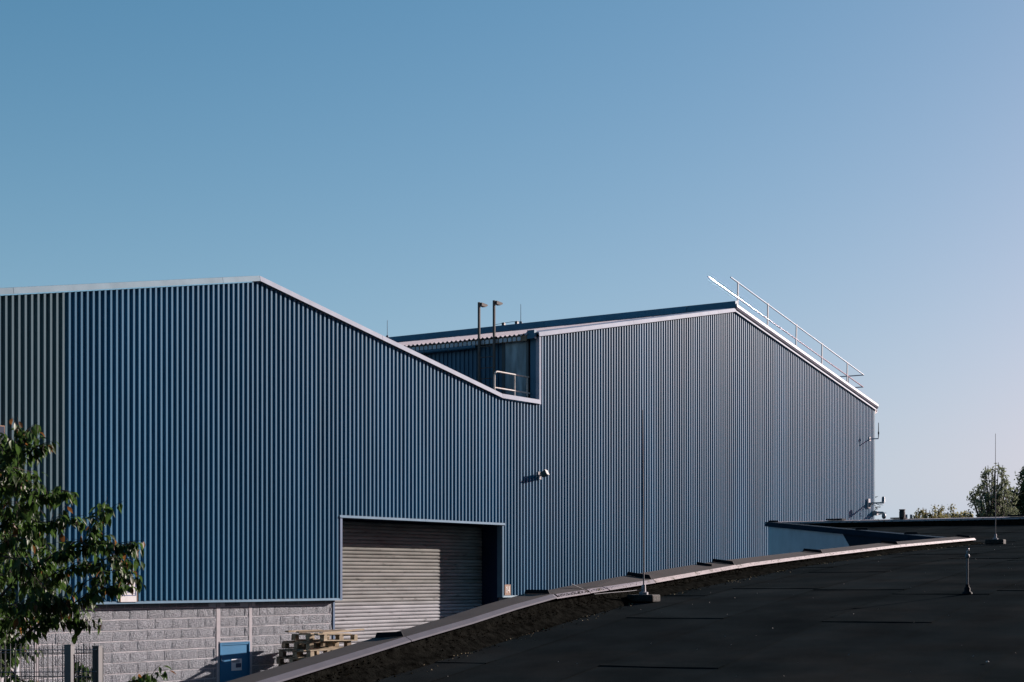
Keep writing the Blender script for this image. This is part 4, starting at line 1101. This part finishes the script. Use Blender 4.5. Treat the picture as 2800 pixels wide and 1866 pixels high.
# ================================================================== FAR TREES on the right
def far_tree(name, label, cat, base, hgt, crown, nleaf, ls, mt, clumps=40, group=None, taper=.45, sparse=.5):
    """crown: (radius x, radius z) around a centre at hgt - rz"""
    th = thing(name, base, label, cat, group); base = Vector(base)
    rx, rzz = crown; cen = base + Vector((0, 0, hgt - rzz)); tr_ = MB(); lf = MB()
    tr_.tube([base, base + Vector((.1, 0, (hgt - rzz) * .5)), cen + Vector((0, 0, rzz * .3)), cen + Vector((0, 0, rzz * .85))], [hgt * .018, hgt * .014, hgt * .007, .02], 7)
    cl_ = []
    for i in range(clumps):
        while True:
            q = Vector((random.uniform(-1, 1), random.uniform(-1, 1), random.uniform(-1, 1)))
            if .25 < q.length < 1: break
        w_ = 1 - taper * max(0, q.z)
        c_ = cen + Vector((q.x * rx * w_, q.y * rx * w_, q.z * rzz)); cl_.append(c_)
        st_ = base + Vector((0, 0, max(.3, (c_.z - base.z) * .55))); tr_.tube([st_, st_.lerp(c_, .55) + Vector((0, 0, .15)), c_ + Vector((0, 0, .25))], [hgt * .005, hgt * .0035, .012], 5)
    for c_ in cl_:
        R_ = random.uniform(.35, .8) * sparse * rx * .6
        for k in range(nleaf // clumps):
            q = Vector((random.gauss(0, .45), random.gauss(0, .45), random.gauss(0, .55))) * R_
            p = c_ + q; a = Vector((random.uniform(-1, 1), random.uniform(-1, 1), random.uniform(-1, 1))).normalized(); b_ = a.cross(Vector((random.uniform(-1, 1), random.uniform(-1, 1), random.uniform(-1, 1)))).normalized()
            s_ = ls * random.uniform(.6, 1.3)
            lf.add([p - a * s_, p - b_ * s_ * .45, p + a * s_, p + b_ * s_ * .45], [(0, 1, 2, 3)])
    tr_.build("trunk", "bark", th, smooth=True); tag(lf.build("crown", mt, th), kind="stuff")
    return th
def gpos(x, F): v = atF(x, 1581, F); return (v.x, v.y, 0)
def zpx(y, F): return CZ + (1581 - y) / FPX * F
far_tree("loose_tree", "loose airy tree with small leaves behind the slim lightning rod", "tree", gpos(2720, 72), zpx(1268, 72), (1.15, 2.0), 3600, .075, "leaffar", 110, taper=.35, sparse=.5)
far_tree("dense_tree", "dense dark tree cut off by the right picture edge", "tree", gpos(2815, 76), zpx(1272, 76), (1.15, 2.1), 7000, .10, "leaffar_dark", 60, sparse=.9)
for i, (x, y, F, lb) in enumerate(((2532, 1385, 80, "spindly yellow-green shrub top left of the flue stub"), (2566, 1388, 82, "yellow-green shrub top just right of the flue stub"), (2608, 1390, 84, "broad yellow-green shrub top in the middle of the row"), (2640, 1400, 83, "low yellow-green shrub top at the right of the row"), (2510, 1412, 81, "lowest small shrub top at the left of the row"))):
    far_tree("yellow_shrub", lb, "shrub", gpos(x, F), zpx(y, F), (.62, .80), 1100, .075, "leafyellow", 30, "shrub tops beyond the roof edge", taper=.2, sparse=.8)
# fir behind the corner
fx_ = 2388; F = 78
b0 = Vector(gpos(fx_, F)); fir = thing("fir_tree", b0, "sparse dark fir branches reaching out behind the warehouse corner", "tree")
ht = zpx(1345, F); MB().tube([b0, b0 + Vector((0, 0, ht))], [.16, .02], 8).build("trunk", "bark", fir, smooth=True)
rt_ = Vector((DX, -DZ, 0)); fd = Vector((DZ, DX, 0)); nb = MB(); brm = MB()
z = ht - .2
while z > 3.5:
    for k in range(7):
        a = random.uniform(0, 6.28); L = (ht - z) * .32 + .28
        d = rt_ * math.cos(a) + fd * math.sin(a); tip = b0 + Vector((0, 0, z)) + d * L + Vector((0, 0, random.uniform(-.12, .06)))
        s_ = b0 + Vector((0, 0, z)); brm.tube([s_, s_.lerp(tip, .5) + Vector((0, 0, -.06)), tip], [.018, .012, .006], 5)
        for j in range(26):
            p = s_.lerp(tip, random.uniform(.35, 1.0)) + Vector((0, 0, -.04)); u = (d + Vector((random.uniform(-1, 1), random.uniform(-1, 1), random.uniform(-.5, .3))) * .9).normalized() * random.uniform(.04, .09); w_ = u.cross(Vector((0, 0, 1))).normalized() * .018
            nb.add([p - w_, p + w_, p + u], [(0, 1, 2)])
    z -= random.uniform(.20, .32)
brm.build("branches", "bark", fir); tag(nb.build("needles", "conifer", fir), kind="stuff")
# distant chimney with pots and house roof
cb = Vector(gpos(2478, 120)); zc0 = zpx(1427, 120); zc1 = zpx(1420, 120)
hs = thing("distant_house", cb, "far chimney stack with three pots peeping over the roof edge", "house")
MB().box((cb.x - 4, cb.y - 4, 0), (cb.x + 4, cb.y + 4, zc0 - 2.6)).build("house_wall", "render", hs)
MB().prism([(cb.x - 4.4, zc0 - 2.6), (cb.x + 4.4, zc0 - 2.6), (cb.x, zc0 - .3)], 'y', cb.y - 4.4, cb.y + 4.4).build("roof", "brick", hs)
st_ = MB().box((cb.x - .5, cb.y - .35, zc0 - .6), (cb.x + .5, cb.y + .35, zc1)).build("chimney", "brick", hs)
for k in (-.3, 0, .3): MB().lathe((cb.x + k * .6, cb.y - k, zc1), [(.10, 0), (.085, .30), (.10, .33)], 8).build("chimney_pot", "plasticgrey", st_)
